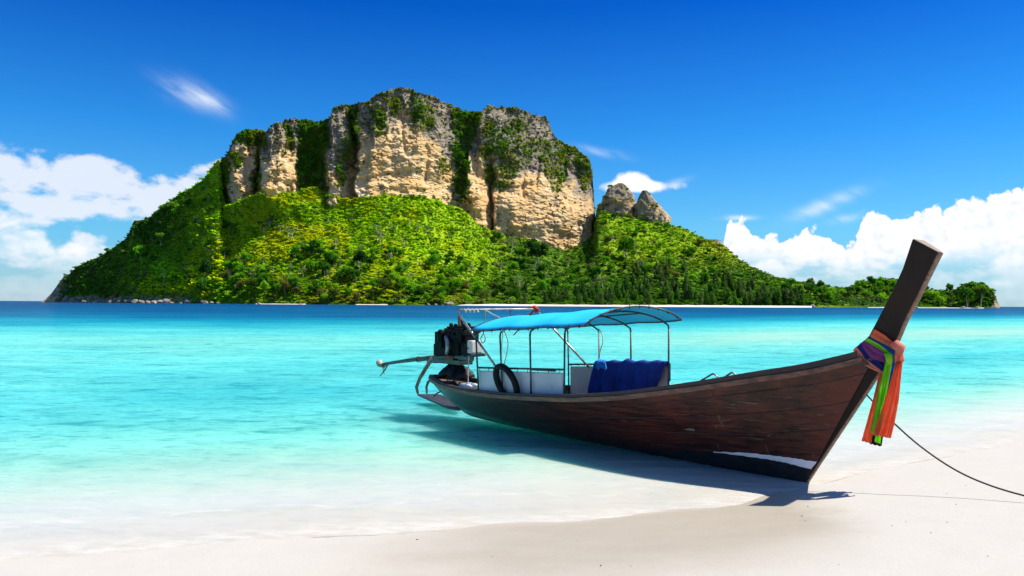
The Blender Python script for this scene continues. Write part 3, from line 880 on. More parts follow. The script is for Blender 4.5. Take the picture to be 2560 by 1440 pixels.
leafO = leaf_mat('leaves', 'object'); leafI = leaf_mat('scrub_leaves', 'instancer')
bark = plain('grey_bark', (0.20, 0.165, 0.125), (0.36, 0.32, 0.27), 1.5, 0.9)
palebark = plain('pale_bark', (0.52, 0.48, 0.42), (0.66, 0.62, 0.56), 1.5, 0.9)


def crown_mesh(name, rng, lobes, n, leaf, flat=0.75, core=0.72, droop=0.0, up=0.45):
    """leaf clumps spread over the shells of several lobes; lobes: (x, y, z, r)"""
    V = []; Fc = []
    tot = sum(l[3] ** 2 for l in lobes)
    for (lx, ly, lz, lr) in lobes:
        k = max(6, int(n * lr * lr / tot))
        d = rng.normal(size=(k, 3)); d[:, 2] = d[:, 2] * 0.9 + 0.25; d /= np.linalg.norm(d, axis=1)[:, None]
        rad = lr * (0.70 + 0.40 * rng.random(k))
        c = np.array([lx, ly, lz]) + d * rad[:, None] * np.array([1, 1, flat])
        nrm = d * 0.9 + rng.normal(size=(k, 3)) * 0.55 + np.array([0, 0, up]); nrm /= np.linalg.norm(nrm, axis=1)[:, None]
        a = np.cross(nrm, rng.normal(size=(k, 3))); a /= np.linalg.norm(a, axis=1)[:, None]
        b = np.cross(nrm, a)
        s = leaf * (0.6 + 0.8 * rng.random(k))[:, None]
        base = len(V)
        q = np.stack([c - a * s * 0.5, c + b * s * 0.42 + nrm * s * 0.12, c + a * s * 0.55 - np.array([0, 0, 1]) * s * (0.15 + droop), c - b * s * 0.42 + nrm * s * 0.1], 1)
        V.extend(q.reshape(-1, 3).tolist())
        Fc.extend([(base + 4 * i, base + 4 * i + 1, base + 4 * i + 2, base + 4 * i + 3) for i in range(k)])
        # a lumpy inner mass keeps the lobe from being see-through
        bm = bmesh.new(); bmesh.ops.create_icosphere(bm, subdivisions=1, radius=lr * core)
        base = len(V)
        for v in bm.verts:
            kx = 0.8 + 0.4 * rng.random()
            V.append((lx + v.co.x * kx, ly + v.co.y * kx, lz + v.co.z * kx * flat))
        Fc.extend([tuple(base + v.index for v in f.verts) for f in bm.faces]); bm.free()
    me = bpy.data.meshes.new(name); me.from_pydata(V, [], Fc); me.update()
    return me


def make_crowns():
    rng = np.random.default_rng(3)
    P = {'scrub': [], 'tree': [], 'pine': [], 'twiggy': []}
    for k in range(5):                                   # low bamboo and scrub, unit size about 1 m radius
        L = [(0, 0, 0.35, 0.62)] + [(rng.normal() * 0.45, rng.normal() * 0.45, 0.25 + 0.4 * rng.random(), 0.32 + 0.2 * rng.random()) for _ in range(4)]
        P['scrub'].append(crown_mesh('scrub_clump', rng, L, 130, 0.34, 0.80, 0.62, 0.1, 1.5))
    for k in range(6):                                   # broadleaf crowns, radius about 1, standing on z = 0.9
        L = [(0, 0, 1.45, 0.66)]
        for j in range(7):
            an = 2 * math.pi * (j + rng.random() * 0.6) / 7; rr = 0.42 + 0.26 * rng.random()
            L.append((rr * math.cos(an), rr * math.sin(an), 0.95 + 0.95 * rng.random(), 0.28 + 0.22 * rng.random()))
        P['tree'].append(crown_mesh('crown', rng, L, 420, 0.21, 0.9, 0.70, 0.1))
    for k in range(5):                                   # casuarinas: tall narrow feathery crowns, height about 3.4
        L = []
        for j in range(11):
            z = 0.6 + 2.7 * j / 10; w = 0.55 * (1 - (j / 10.5) ** 1.4) + 0.10
            an = rng.random() * 6.28; rr = w * 0.55
            L.append((rr * math.cos(an), rr * math.sin(an), z, w * (0.62 + 0.3 * rng.random())))
        P['pine'].append(crown_mesh('crown', rng, L, 420, 0.22, 1.25, 0.55, 0.55))
    for k in range(3):                                   # thin grey-green crowns
        L = [(rng.normal() * 0.4, rng.normal() * 0.4, 1.2 + 0.6 * rng.random(), 0.3 + 0.22 * rng.random()) for _ in range(8)]
        P['twiggy'].append(crown_mesh('crown', rng, L, 260, 0.13, 0.8, 0.30, 0.0))
    return P


CROWN = make_crowns()
for k in ('tree', 'pine', 'twiggy'):
    for me in CROWN[k]:
        me.materials.append(leafO)
for me in CROWN['scrub']:
    me.materials.append(leafI)


def trunk_mesh(name, rng, h, r, limbs, spread, mat, lean=0.1):
    mb = MB()
    p = [(0, 0, -0.4)]; x = y = 0
    for i in range(1, 5):
        x += rng.normal() * lean; y += rng.normal() * lean; p.append((x, y, h * i / 4))
    mb.tube(p, [r * 1.3, r, r * 0.85, r * 0.7, r * 0.4], 6)
    for j in range(limbs):
        k = 2 + (j % 3); an = rng.random() * 6.28; b = Vector(p[min(k, 4)])
        e = b + Vector((math.cos(an) * spread, math.sin(an) * spread, spread * (0.5 + 0.7 * rng.random())))
        mid = b.lerp(e, 0.5) + Vector((rng.normal() * 0.06, rng.normal() * 0.06, 0.06)) * spread
        mb.tube([b, mid, e], [r * 0.45, r * 0.3, r * 0.12], 5)
    o = mb.build(name, mat); me = o.data; bpy.data.objects.remove(o); return me


_r = np.random.default_rng(5)
TRUNK = {'tree': [trunk_mesh('trunk', _r, 1.5, 0.055, 5, 0.5, bark, 0.04) for _ in range(3)],
         'pine': [trunk_mesh('trunk', _r, 3.0, 0.045, 4, 0.3, bark, 0.03) for _ in range(2)],
         'twiggy': [trunk_mesh('trunk', _r, 1.6, 0.05, 7, 0.55, palebark, 0.06) for _ in range(3)],
         'bare': [trunk_mesh('trunk', _r, 2.6, 0.050, 6, 0.42, palebark, 0.05) for _ in range(4)]}

DARK = (0.045, 0.145, 0.013); MID = (0.115, 0.315, 0.015); BRIGHT = (0.36, 0.62, 0.010); YELLOW = (0.60, 0.65, 0.012); OLIVE = (0.17, 0.175, 0.035)
BROWN = (0.15, 0.095, 0.040); GREYG = (0.18, 0.225, 0.105); PINE = (0.045, 0.120, 0.022); DEEP = (0.020, 0.066, 0.011)


def mixc(a, b, t):
    return tuple(a[i] + (b[i] - a[i]) * t for i in range(3))


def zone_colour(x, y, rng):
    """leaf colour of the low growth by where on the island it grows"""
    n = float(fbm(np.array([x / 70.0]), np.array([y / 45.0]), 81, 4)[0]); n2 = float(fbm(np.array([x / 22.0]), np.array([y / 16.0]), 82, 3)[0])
    br = float(sst(x, 380, 600) * sst(x, 1340, 1120) * sst(y, 725, 630))            # bright green scrub slope in the middle
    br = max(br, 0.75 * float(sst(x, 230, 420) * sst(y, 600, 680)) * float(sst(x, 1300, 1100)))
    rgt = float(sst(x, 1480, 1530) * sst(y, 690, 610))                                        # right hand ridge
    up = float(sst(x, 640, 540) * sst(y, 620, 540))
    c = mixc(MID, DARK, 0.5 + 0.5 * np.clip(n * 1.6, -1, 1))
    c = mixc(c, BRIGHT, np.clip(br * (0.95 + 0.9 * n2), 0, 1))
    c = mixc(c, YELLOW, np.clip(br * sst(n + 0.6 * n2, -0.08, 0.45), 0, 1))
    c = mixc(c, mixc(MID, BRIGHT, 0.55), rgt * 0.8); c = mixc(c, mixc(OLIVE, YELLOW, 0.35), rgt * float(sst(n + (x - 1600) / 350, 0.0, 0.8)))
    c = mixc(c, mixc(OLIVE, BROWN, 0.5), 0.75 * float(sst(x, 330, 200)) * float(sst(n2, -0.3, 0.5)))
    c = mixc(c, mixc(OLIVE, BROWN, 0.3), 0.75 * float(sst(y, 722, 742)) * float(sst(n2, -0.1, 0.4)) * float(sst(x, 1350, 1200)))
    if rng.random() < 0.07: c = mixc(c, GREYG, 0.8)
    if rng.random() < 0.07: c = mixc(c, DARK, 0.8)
    j = (0.78 + 0.44 * rng.random()) * (1.0 + 0.40 * float(sst(x, 640, 480)))  # left slope faces away from the sun; its leaf colour is brightened to offset shade
    return tuple(ch * j for ch in c)


rng = np.random.default_rng(11)
S_pos, S_scl, S_rot, S_idx, S_col = [], [], [], [], []


def put_scrub(P, s, c, zs=1.0):
    S_pos.append(P); S_scl.append((s, s, s * zs)); S_rot.append((rng.normal() * 0.1, rng.normal() * 0.1, rng.random() * 6.28)); S_idx.append(int(rng.integers(0, 5))); S_col.append(c)


# low growth over the whole hillside
xs = rng.uniform(150, 2485, 60000); us = rng.random(60000)
ys_ = ysl(xs) - 3 + (yhl(xs) - ysl(xs) + 2) * us
ok = rng.random(60000) < np.clip((ysl(xs) - yhl(xs)) / 300.0, 0.05, 1.0) * 0.92
hid = (xs > 560) & (xs < 1484) & (ys_ < ybc(xs) - 4)
ok &= ~hid
ok &= ~((xs < 480) & (ys_ > 739) & (rng.random(60000) < 0.8))
xs, ys_ = xs[ok], ys_[ok]
Ps = hill_P(xs, ys_)
for x, y, P in zip(xs, ys_, Ps):
    s = (1.3 + 1.3 * rng.random() + (2.2 if rng.random() < 0.10 else 0.0)) * (1.0 if x > 600 else 1.15)
    if y > 700: s *= 1.15
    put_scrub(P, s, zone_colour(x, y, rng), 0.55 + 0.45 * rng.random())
# greenery on the cliff: gullies, ledges, the top fringe
xs = rng.uniform(552, 1488, 16000); us = rng.random(16000)
ys_ = ybc(xs) + 4 + (ytc(xs) - ybc(xs) - 4) * us
den = cliff_veg(xs, ys_)
topf = sst((ybc(xs) - ys_) / (ybc(xs) - ytc(xs)), 0.955, 0.99) * 0.6
scat = 0.16 * sst(fbm(xs / 25.0, ys_ / 25.0, 88, 3), 0.1, 0.5) + 0.16 * sst((ybc(xs) - ys_) / (ybc(xs) - ytc(xs)), 0.5, 0.9)
foot = 0.5 * sst(ybc(xs) - ys_, 12, 0)
ok = rng.random(16000) < np.maximum(np.maximum(den * 0.75, topf), np.maximum(scat, foot))
xs, ys_, den = xs[ok], ys_[ok], den[ok]
Ps = cliff_P(xs, ys_)
for x, y, d, P in zip(xs, ys_, den, Ps):
    n = float(fbm(np.array([x / 40.0]), np.array([y / 30.0]), 83, 3)[0])
    gul = 1.0 if (735 < x < 825 or 1125 < x < 1200) else 0.0
    c = mixc(mixc(MID, DARK, 0.25 + 0.15 * gul), mixc(OLIVE, YELLOW, 0.3), np.clip((0.35 + n) * (1 - 0.8 * gul), 0, 0.9))
    if d < 0.3: c = mixc(c, mixc(OLIVE, BROWN, 0.4), 0.6)
    if y > ybc(np.array([x]))[0] - 8: c = mixc(c, BRIGHT, 0.45)
    j = 0.75 + 0.5 * rng.random(); c = tuple(ch * j for ch in c)
    s = (2.0 + 2.4 * rng.random() ** 1.4) * (0.75 if d < 0.3 else 1.0)
    put_scrub(P - np.array([0, 0.6, 0.2 * s]), s, c, 1.0 + 0.3 * rng.random())
# tops of the free standing rocks
for (cx, w, yy, D, n_) in ((1546, 26, 468, 1565, 26), (1520, 12, 492, 1555, 20), (1560, 26, 500, 1535, 14), (1508, 10, 515, 1550, 12), (1612, 8, 488, 1540, 14), (1632, 12, 512, 1520, 14), (1620, 18, 540, 1512, 12), (1652, 8, 540, 1528, 7), (1608, 6, 505, 1525, 6), (505, 14, 462, 1395, 7), (345, 10, 556, 1432, 12), (1785, 14, 604, 1445, 5), (168, 8, 690, 1490, 4)):
    for k in range(n_):
        x = cx + rng.uniform(-w, w); y = yy + rng.uniform(-4, 8)
        P = at_depth(np.array([x]), np.array([y]), np.array([D + rng.uniform(-8, 5)]))[0]
        put_scrub(P, 1.6 + 1.8 * rng.random(), mixc(mixc(MID, OLIVE, rng.random()), BROWN, 0.3 * rng.random()), 1.0)

pcol = bpy.data.collections.new('scrub_kit')
for me in CROWN['scrub']:
    pcol.objects.link(bpy.data.objects.new('scrub_clump', me))
ng = bpy.data.node_groups.new('scatter_scrub', 'GeometryNodeTree')
ng.interface.new_socket('Geometry', in_out='INPUT', socket_type='NodeSocketGeometry')
ng.interface.new_socket('Geometry', in_out='OUTPUT', socket_type='NodeSocketGeometry')
gn = ng.nodes; gl_ = ng.links
gi = gn.new('NodeGroupInput'); go = gn.new('NodeGroupOutput')
ci = gn.new('GeometryNodeCollectionInfo'); ci.inputs[0].default_value = pcol; ci.inputs[1].default_value = True; ci.inputs[2].default_value = True
ip = gn.new('GeometryNodeInstanceOnPoints'); ip.inputs['Pick Instance'].default_value = True


def named(nm, typ):
    nd = gn.new('GeometryNodeInputNamedAttribute'); nd.data_type = typ; nd.inputs['Name'].default_value = nm
    return [s for s in nd.outputs if s.enabled and s.name == 'Attribute'][0]


gl_.new(gi.outputs[0], ip.inputs['Points']); gl_.new(ci.outputs[0], ip.inputs['Instance'])
gl_.new(named('kind_index', 'INT'), ip.inputs['Instance Index']); gl_.new(named('scl', 'FLOAT_VECTOR'), ip.inputs['Scale'])
gl_.new(named('rot', 'FLOAT_VECTOR'), ip.inputs['Rotation'])
gl_.new(ip.outputs[0], go.inputs[0])


def scrub_object(name, sel, label):
    sel = np.array(sel)
    o = mesh_obj(name, np.array(S_pos)[sel], [], leafI, attrs={'scl': ('FLOAT_VECTOR', np.array(S_scl)[sel]), 'rot': ('FLOAT_VECTOR', np.array(S_rot)[sel]),
                 'tint': ('FLOAT_VECTOR', np.array(S_col)[sel]), 'kind_index': ('INT', np.array(S_idx)[sel])})
    md = o.modifiers.new('scatter', 'NODES'); md.node_group = ng
    return tag(o, label, kind='stuff')


n_hill = None
SZ = np.array(S_pos)
scrub_object('scrub', np.arange(len(S_pos)), 'low bamboo and scrub covering the island slopes and ledges')

# ---- trees one can tell apart ---------------------------------------------------
ROOTS = {}


def tree(kind, x, y, h, tint, label, group=None, D=None, name='tree', wide=1.0, onc=False, sink=0.0):
    """one tree: its foot on the hillside at bearing (x, y), h metres tall"""
    if D is not None:
        P = at_depth(np.array([x]), np.array([y]), np.array([D]))[0]
    elif onc:
        P = cliff_P(np.array([x]), np.array([y]))[0]
    else:
        P = hill_P(np.array([float(x)]), np.array([float(y)]))[0]
    unit = {'tree': 1.95, 'pine': 3.45, 'twiggy': 1.9, 'bare': 3.1}[kind]
    s = h / unit
    r = empty(name, (P[0], P[1], P[2] - 0.3 - sink), rng.random() * 6.28); r.scale = (s * wide, s * wide, s)
    tag(r, label, 'tree', group)
    t = link(bpy.data.objects.new('trunk', TRUNK[kind][int(rng.integers(0, len(TRUNK[kind])))]), r)
    if kind != 'bare':
        c = link(bpy.data.objects.new('crown', CROWN[kind][int(rng.integers(0, len(CROWN[kind])))]), r)
        j = (0.85 + 0.3 * rng.random()) * (1.0 + 0.35 * float(sst(x, 640, 480))); c.color = (tint[0] * j, tint[1] * j, tint[2] * j, 1.0)  # crown colour brightened on the left slope to offset its shade
    return r


# landmarks
tree('tree', 1342, 664, 38, DEEP, 'big dark round-headed tree at the foot of the orange cliff', wide=1.05, name='broadleaf_tree')
tree('tree', 1300, 655, 24, mixc(DARK, MID, 0.4), 'mid-green tree just left of the big dark round-headed tree', name='broadleaf_tree')
tree('twiggy', 1278, 632, 26, GREYG, 'thin grey-leaved tree with a pale stem in front of the cliff foot', name='thin_tree')
tree('tree', 1242, 606, 18, DARK, 'dark tree tucked against the cliff foot below the long crack', name='broadleaf_tree')
tree('tree', 1566, 648, 34, mixc(DARK, MID, 0.3), 'spreading dark tree alone on the slope under the two rock pinnacles', wide=0.95, name='broadleaf_tree')
tree('bare', 1562, 642, 24, GREYG, 'bare pale trunk standing before the spreading dark tree under the pinnacles', name='bare_tree')
tree('tree', 514, 704, 34, DEEP, 'tall dark tree standing out of the bright scrub on the left slope', wide=0.72, name='broadleaf_tree')
tree('tree', 506, 742, 28, DARK, 'dark tree near the water directly below the tall dark left slope tree', wide=0.9, name='broadleaf_tree')
tree('tree', 784, 640, 24, DARK, 'upright dark tree above a dark clump in the middle of the bright slope', wide=0.65, name='broadleaf_tree')
tree('tree', 900, 672, 26, DEEP, 'round dark tree in the middle of the bright slope', wide=1.0, name='broadleaf_tree')
tree('twiggy', 948, 612, 22, GREYG, 'grey-green feathery tree high on the bright slope', name='thin_tree')
tree('pine', 1452, 655, 24, mixc(DARK, MID, 0.5), 'narrow green tree right of the cliff foot', name='broadleaf_tree')
tree('tree', 352, 652, 26, MID, 'bright green rounded tree on the lower left shoulder', name='broadleaf_tree')
tree('tree', 2452, 758, 26, mixc(DARK, OLIVE, 0.35), 'tallest round tree at the right hand tip of the island', wide=1.0, D=1215, name='broadleaf_tree')
tree('tree', 2418, 760, 24, DARK, 'dark round tree next to the tallest one at the right hand tip', wide=0.95, D=1205, name='broadleaf_tree')
for (x, y, h, lab) in ((965, 535, 20, 'pale dead trunk near the top of the bright slope, under the big wall'), (722, 598, 22, 'tall pale dead trunk left of the slope middle, below the pale pillar'), (1024, 571, 16, 'short pale dead trunk right of the slope middle'),
                       (408, 708, 24, 'leaning pale dead trunk low on the left slope'), (683, 686, 14, 'white forked dead trunk above the left shore'), (1042, 668, 16, 'white forked dead tree above the dark shore trees'),
                       (1170, 722, 20, 'pale branching dead tree above the shore, left of the strip of sand'), (560, 655, 18, 'thin grey dead trunk beside the tall dark tree'), (600, 520, 20, 'pale dead trunk below the leftmost pillar'),
                       (820, 560, 14, 'thin dead trunk below the dark gully'), (1110, 640, 14, 'thin dead trunk on the right part of the bright slope'), (266, 672, 10, 'small pale dead trunk on the lower left ridge')):
    tree('bare', x, y, h, GREYG, lab, name='bare_tree')

ZONES = [  # kind, name, count, x range, y range, height, colours, label, group
    ('pine', 'casuarina_tree', 120, (1290, 2010), (0.0, 0.16), (15, 25), (PINE, mixc(PINE, MID, 0.35), mixc(PINE, GREYG, 0.25)), 'casuarina behind the sand strip', 'casuarinas behind the strip of sand'),
    ('pine', 'casuarina_tree', 50, (1560, 1930), (0.16, 0.45), (15, 22), (mixc(PINE, OLIVE, 0.25), PINE, mixc(PINE, GREYG, 0.4)), 'casuarina on the right slope', 'casuarinas on the lower right slope'),
    ('tree', 'broadleaf_tree', 58, (600, 1300), (0.0, 0.14), (9, 20), (DARK, MID, mixc(DARK, OLIVE, 0.4), mixc(OLIVE, BROWN, 0.2), mixc(MID, BRIGHT, 0.4)), 'shore tree', 'shore trees left of the sand'),
    ('tree', 'slope_broadleaf_tree', 96, (560, 1290), (0.10, 0.46), (7, 21), (DARK, mixc(MID, BRIGHT, 0.3), DARK, MID), 'broadleaf tree in the scrub', 'dark trees dotted over the bright slope'),  # broadleaf trees like the rest, standing in the scrub
    ('tree', 'broadleaf_tree', 62, (270, 585), (0.40, 0.92), (8, 18), (DARK, MID, mixc(DARK, MID, 0.5), mixc(MID, OLIVE, 0.5)), 'tree in the left wood', 'wood on the left shoulder'),
    ('tree', 'broadleaf_tree', 22, (230, 600), (0.04, 0.30), (7, 12), (MID, mixc(MID, OLIVE, 0.6), mixc(OLIVE, BROWN, 0.4), DARK), 'tree above the boulders', 'low trees above the left shore'),
    ('tree', 'broadleaf_tree', 64, (1960, 2480), (0.0, 0.85), (11, 18), (DARK, MID, mixc(DARK, OLIVE, 0.3), mixc(MID, BRIGHT, 0.3)), 'tree in the spit wood', 'wood on the right hand spit'),
    ('tree', 'broadleaf_tree', 48, (1490, 1800), (0.30, 0.97), (8, 15), (MID, DARK, mixc(MID, BRIGHT, 0.4), OLIVE), 'tree on the ridge', 'trees on the right ridge'),
    ('twiggy', 'thin_tree', 64, (420, 1850), (0.08, 0.70), (9, 18), (GREYG, mixc(GREYG, OLIVE, 0.5), mixc(GREYG, MID, 0.4)), 'thin tree with pale stems', 'thin grey-green trees on the slopes'),
    ('tree', 'broadleaf_tree', 16, (1250, 1500), (0.10, 0.55), (11, 19), (DARK, MID, mixc(DARK, MID, 0.5)), 'tree on the darker green slope', 'trees below the orange cliff')]
PLACES = [(300, 'far down the left shoulder'), (420, 'low on the left shoulder'), (500, 'left of the tall dark tree'), (585, 'below the leftmost pillar'), (700, 'below the pale pillar'), (830, 'below the wide gully'), (960, 'below the left of the big wall'),
          (1130, 'below the right of the big wall'), (1230, 'below the narrow gully'), (1380, 'below the orange cliff'), (1490, 'below the cliff edge'), (1600, 'below the round pinnacle'), (1720, 'below the pointed pinnacle'),
          (1830, 'under the skyline outcrop'), (1960, 'where the ridge flattens'), (2080, 'where the sand strip ends'), (2190, 'beside the palms'), (2330, 'behind the prow'), (2600, 'near the island tip')]


def zone_label(lab, x, q_, qr, hh, hr, tint):
    size = 'tall' if hh > hr[0] + 0.6 * (hr[1] - hr[0]) else 'shorter'
    tone = 'brownish' if tint[0] > tint[1] * 0.85 else 'greyish' if tint[2] > 0.06 else 'olive' if tint[0] > tint[1] * 0.62 else 'bright' if tint[1] > 0.26 else 'green' if tint[1] > 0.14 else 'dark'
    row = 'upper' if q_ > (qr[0] + qr[1]) / 2 else 'lower'
    return '%s %s %s, %s row, %s' % (size, tone, lab, row, next(p for lim, p in PLACES if x < lim))


for kind, nm, cnt, xr_, qr, hr, cols, lab, grp in ZONES:
    for k in range(cnt):
        x = rng.uniform(*xr_); q_ = rng.uniform(*qr)
        y = float(ysl(x) - 1.5 + (yhl(x) - ysl(x)) * q_)
        if 560 < x < 1484 and y < float(ybc(x)) + 10:
            y = float(ybc(x)) + 12 + 30 * rng.random()
        hh = rng.uniform(*hr)
        ci_ = int(rng.integers(0, len(cols)))
        tree(kind, x, y, hh, cols[ci_], zone_label(lab, x, q_, qr, hh, hr, cols[ci_]), grp, name=nm, wide=0.8 + 0.35 * rng.random())
# gully trees on the cliff
for k in range(26):
    if k < 16: x, y = rng.uniform(752, 806), rng.uniform(300, 480)
    else: x, y = rng.uniform(1136, 1185), rng.uniform(300, 450)
    tree('tree', x, y, rng.uniform(12, 18), mixc(DARK, MID, 0.3 + rng.random() * 0.6), '%s tree in the %s, %s part' % ('dark' , 'wide green gully left of the big wall' if k < 16 else 'narrow gully right of the big wall', 'topmost' if y < 340 else 'upper' if y < 385 else 'middle' if y < 430 else 'lowest'),
         'trees in the wide gully' if k < 16 else 'trees in the narrow gully', onc=True, name='broadleaf_tree')
for k in range(30):
    x = rng.uniform(575, 1470); y = float(ytc(x)) + 11
    tree('tree', x, y, rng.uniform(5, 9), mixc(mixc(MID, OLIVE, rng.random()), BROWN, 0.3 * rng.random()), 'small stunted tree on the cliff top skyline, ' + ('on the leftmost pillar' if x < 645 else 'on the pale pillar' if x < 740 else 'at the head of the wide gully' if x < 820 else 'on the slim pillar' if x < 888 else 'left part of the big wall' if x < 1000 else 'right part of the big wall' if x < 1130 else 'at the head of the narrow gully' if x < 1205 else 'on the flat top of the right wall' if x < 1360 else 'on the falling edge of the right wall'), 'stunted trees along the cliff top', onc=True, name='stunted_tree')


# palms on the spit
def palm_meshes():
    r_ = np.random.default_rng(9); mb = MB()
    mb.tube([(0, 0, -0.5), (0.25, 0, 4), (0.7, 0, 8), (1.3, 0.1, 11)], [0.24, 0.19, 0.16, 0.13], 6); o = mb.build('trunk', bark); t = o.data; bpy.data.objects.remove(o)
    V = []; Fc = []
    for k in range(13):
        an = 2 * math.pi * k / 13 + r_.normal() * 0.15; up = 0.9 * r_.random() - 0.1; d = Vector((math.cos(an), math.sin(an), 0)); s = Vector((-math.sin(an), math.cos(an), 0))
        b0 = len(V)
        for i in range(6):
            u = i / 5; c = Vector((1.3, 0.1, 11)) + d * (3.4 * u) + Vector((0, 0, up * 2.4 * u - 2.6 * u * u)); w = 0.42 * math.sin(math.pi * min(u + 0.15, 1.0)) + 0.04
            V += [tuple(c + s * w - Vector((0, 0, 0.22 * w))), tuple(c + Vector((0, 0, 0.06))), tuple(c - s * w - Vector((0, 0, 0.22 * w)))]
        for i in range(5):
            for j in range(2):
                a = b0 + 3 * i + j; Fc.append((a, a + 1, a + 4, a + 3))
    me = bpy.data.meshes.new('crown'); me.from_pydata(V, [], Fc); me.materials.append(leafO)
    return t, me


pt, pc = palm_meshes()
for k in range(14):
    x = rng.uniform(2085, 2210); y = float(ysl(x)) - 2
    P = hill_P(np.array([x]), np.array([y]))[0]
    r = empty('palm_tree', tuple(P), rng.random() * 6.28); s = 0.95 + 0.4 * rng.random(); r.scale = (s, s, s)
    tag(r, 'slender coconut palm in the grove on the right hand spit', 'palm', 'palms on the spit')
    link(bpy.data.objects.new('trunk', pt), r); c = link(bpy.data.objects.new('crown', pc), r); c.color = (0.075, 0.10, 0.022, 1)

# ---- shore: strip of sand, boulders ---------------------------------------------
xs = np.linspace(1128, 2030, 120)
w_ = np.clip(np.minimum((xs - 1128) / 120, (2030 - xs) / 90), 0.02, 1)
rows = []
for D0, z in ((900, -0.25), (945, 0.45), (1000, 1.2), (1050, 2.1)):
    Dm = 1060 - (1060 - D0) * w_
    bear = (xs - 1280) / F_PX
    rows.append(np.stack([bear * Dm, Dm, np.full_like(xs, z) + 0.25 * fbm(xs / 20, 0 * xs + D0, 95, 3)], -1))
SVt = np.array(rows)
stm = plain('island_sand', (0.60, 0.53, 0.43), (0.66, 0.60, 0.50), 0.08, 0.95)
tag(mesh_obj('island_beach', SVt.reshape(-1, 3), grid_faces(4, 120), stm, smooth=True), 'narrow pale beach along the far island', kind='structure')
for x0, x1 in ((640, 765), (890, 970), (2170, 2460)):
    xs = np.linspace(x0, x1, 40); rows = []
    for D0, z in ((-30, -0.3), (-16, 0.25), (10, 0.9)):
        Dm = shd(xs) + D0; bear = (xs - 1280) / F_PX
        rows.append(np.stack([bear * Dm, Dm, np.full_like(xs, z) + 0.3 * fbm(xs / 9, 0 * xs + D0, 96, 3)], -1))
    tag(mesh_obj('island_beach', np.array(rows).reshape(-1, 3), grid_faces(3, 40), stm, smooth=True), 'thin patch of sand at the foot of the shore trees', kind='structure')
bm_ = plain('shore_rock', (0.10, 0.085, 0.07), (0.40, 0.34, 0.27), 0.35, 0.9, bump=0.5, detail=6)


def boulder_mesh(seed):
    r_ = np.random.default_rng(seed); bm = bmesh.new(); bmesh.ops.create_icosphere(bm, subdivisions=3, radius=1.0)
    pl = [(Vector(r_.normal(size=3)).normalized(), 0.55 + 0.35 * r_.random()) for _ in range(9)]
    for v in bm.verts:
        for n_, d in pl:
            k = v.co.dot(n_)
            if k > d: v.co -= n_ * (k - d)
        v.co.z *= 0.7
    me = bpy.data.meshes.new('boulder'); bm.to_mesh(me); bm.free(); me.materials.append(bm_); return me


BM_ = [boulder_mesh(k) for k in range(5)]
xsb = [(212, 9), (236, 6), (262, 7), (276, 10), (300, 6), (322, 12), (338, 8), (352, 9), (372, 6), (385, 7), (402, 8), (418, 10), (430, 5), (452, 5), (470, 9), (512, 11), (528, 5), (545, 6), (648, 5), (752, 4), (1122, 8), (1090, 4), (1070, 4), (2030, 6), (2062, 4), (2290, 4), (2406, 5), (2440, 4)]
for k, (x, w) in enumerate(xsb):
    D = float(shd(x)) - 14 - 10 * rng.random(); s = w * 0.62 * D / F_PX * (1.35 + 0.7 * rng.random())
    P = at_depth(np.array([x]), np.array([750.0]), np.array([D]))[0]
    o = link(bpy.data.objects.new('boulder', BM_[k % 5])); o.location = (P[0], P[1], 0.30 * s); o.scale = (s * (1 + 0.4 * rng.random()), s, s * (0.8 + 0.5 * rng.random())); o.rotation_euler = (rng.normal() * 0.2, rng.normal() * 0.2, rng.random() * 6.28)
    if x == 1122: tag(o, 'lone pale boulder at the left end of the strip of sand', 'boulder')
    elif x < 560: tag(o, '%s boulder at the waterline, %s' % ('large' if w > 8 else 'middling' if w > 6 else 'small', next(p_ for l_, p_ in PLACES if x < l_ - 20)), 'boulder', 'boulders along the left shore')
    elif x < 1122: tag(o, 'small dark boulder at the waterline below the shore trees', 'boulder', 'boulders below the shore trees')
    else: tag(o, 'small dark boulder on the waterline of the right hand spit', 'boulder', 'boulders along the spit')
# broken rock shelf along the left shore

# =====================================================================
#  LONGTAIL BOAT
# =====================================================================
HEAD = math.radians(48.0)
BO = ground(2015, 1205)
AX = np.array([math.cos(HEAD), -math.sin(HEAD), 0.0]); AN = np.array([-math.sin(HEAD), -math.cos(HEAD), 0.0])   # forward, and towards the viewer's side


def bp(x, y, v):
    """boat coordinates of the point seen at (x, y) lying v metres off the centre plane (positive on the side nearer the beach camera)"""
    d = ray(x, y); O = BO + AN * v
    t = ((O - EYEP) @ AN) / (d @ AN); p = EYEP + d * t
    return Vector(((p - BO) @ AX, -v, p[2]))


def bw(x, y):
    p = ground(x, y); return Vector(((p - BO) @ AX, -((p - BO) @ AN), 0.0))


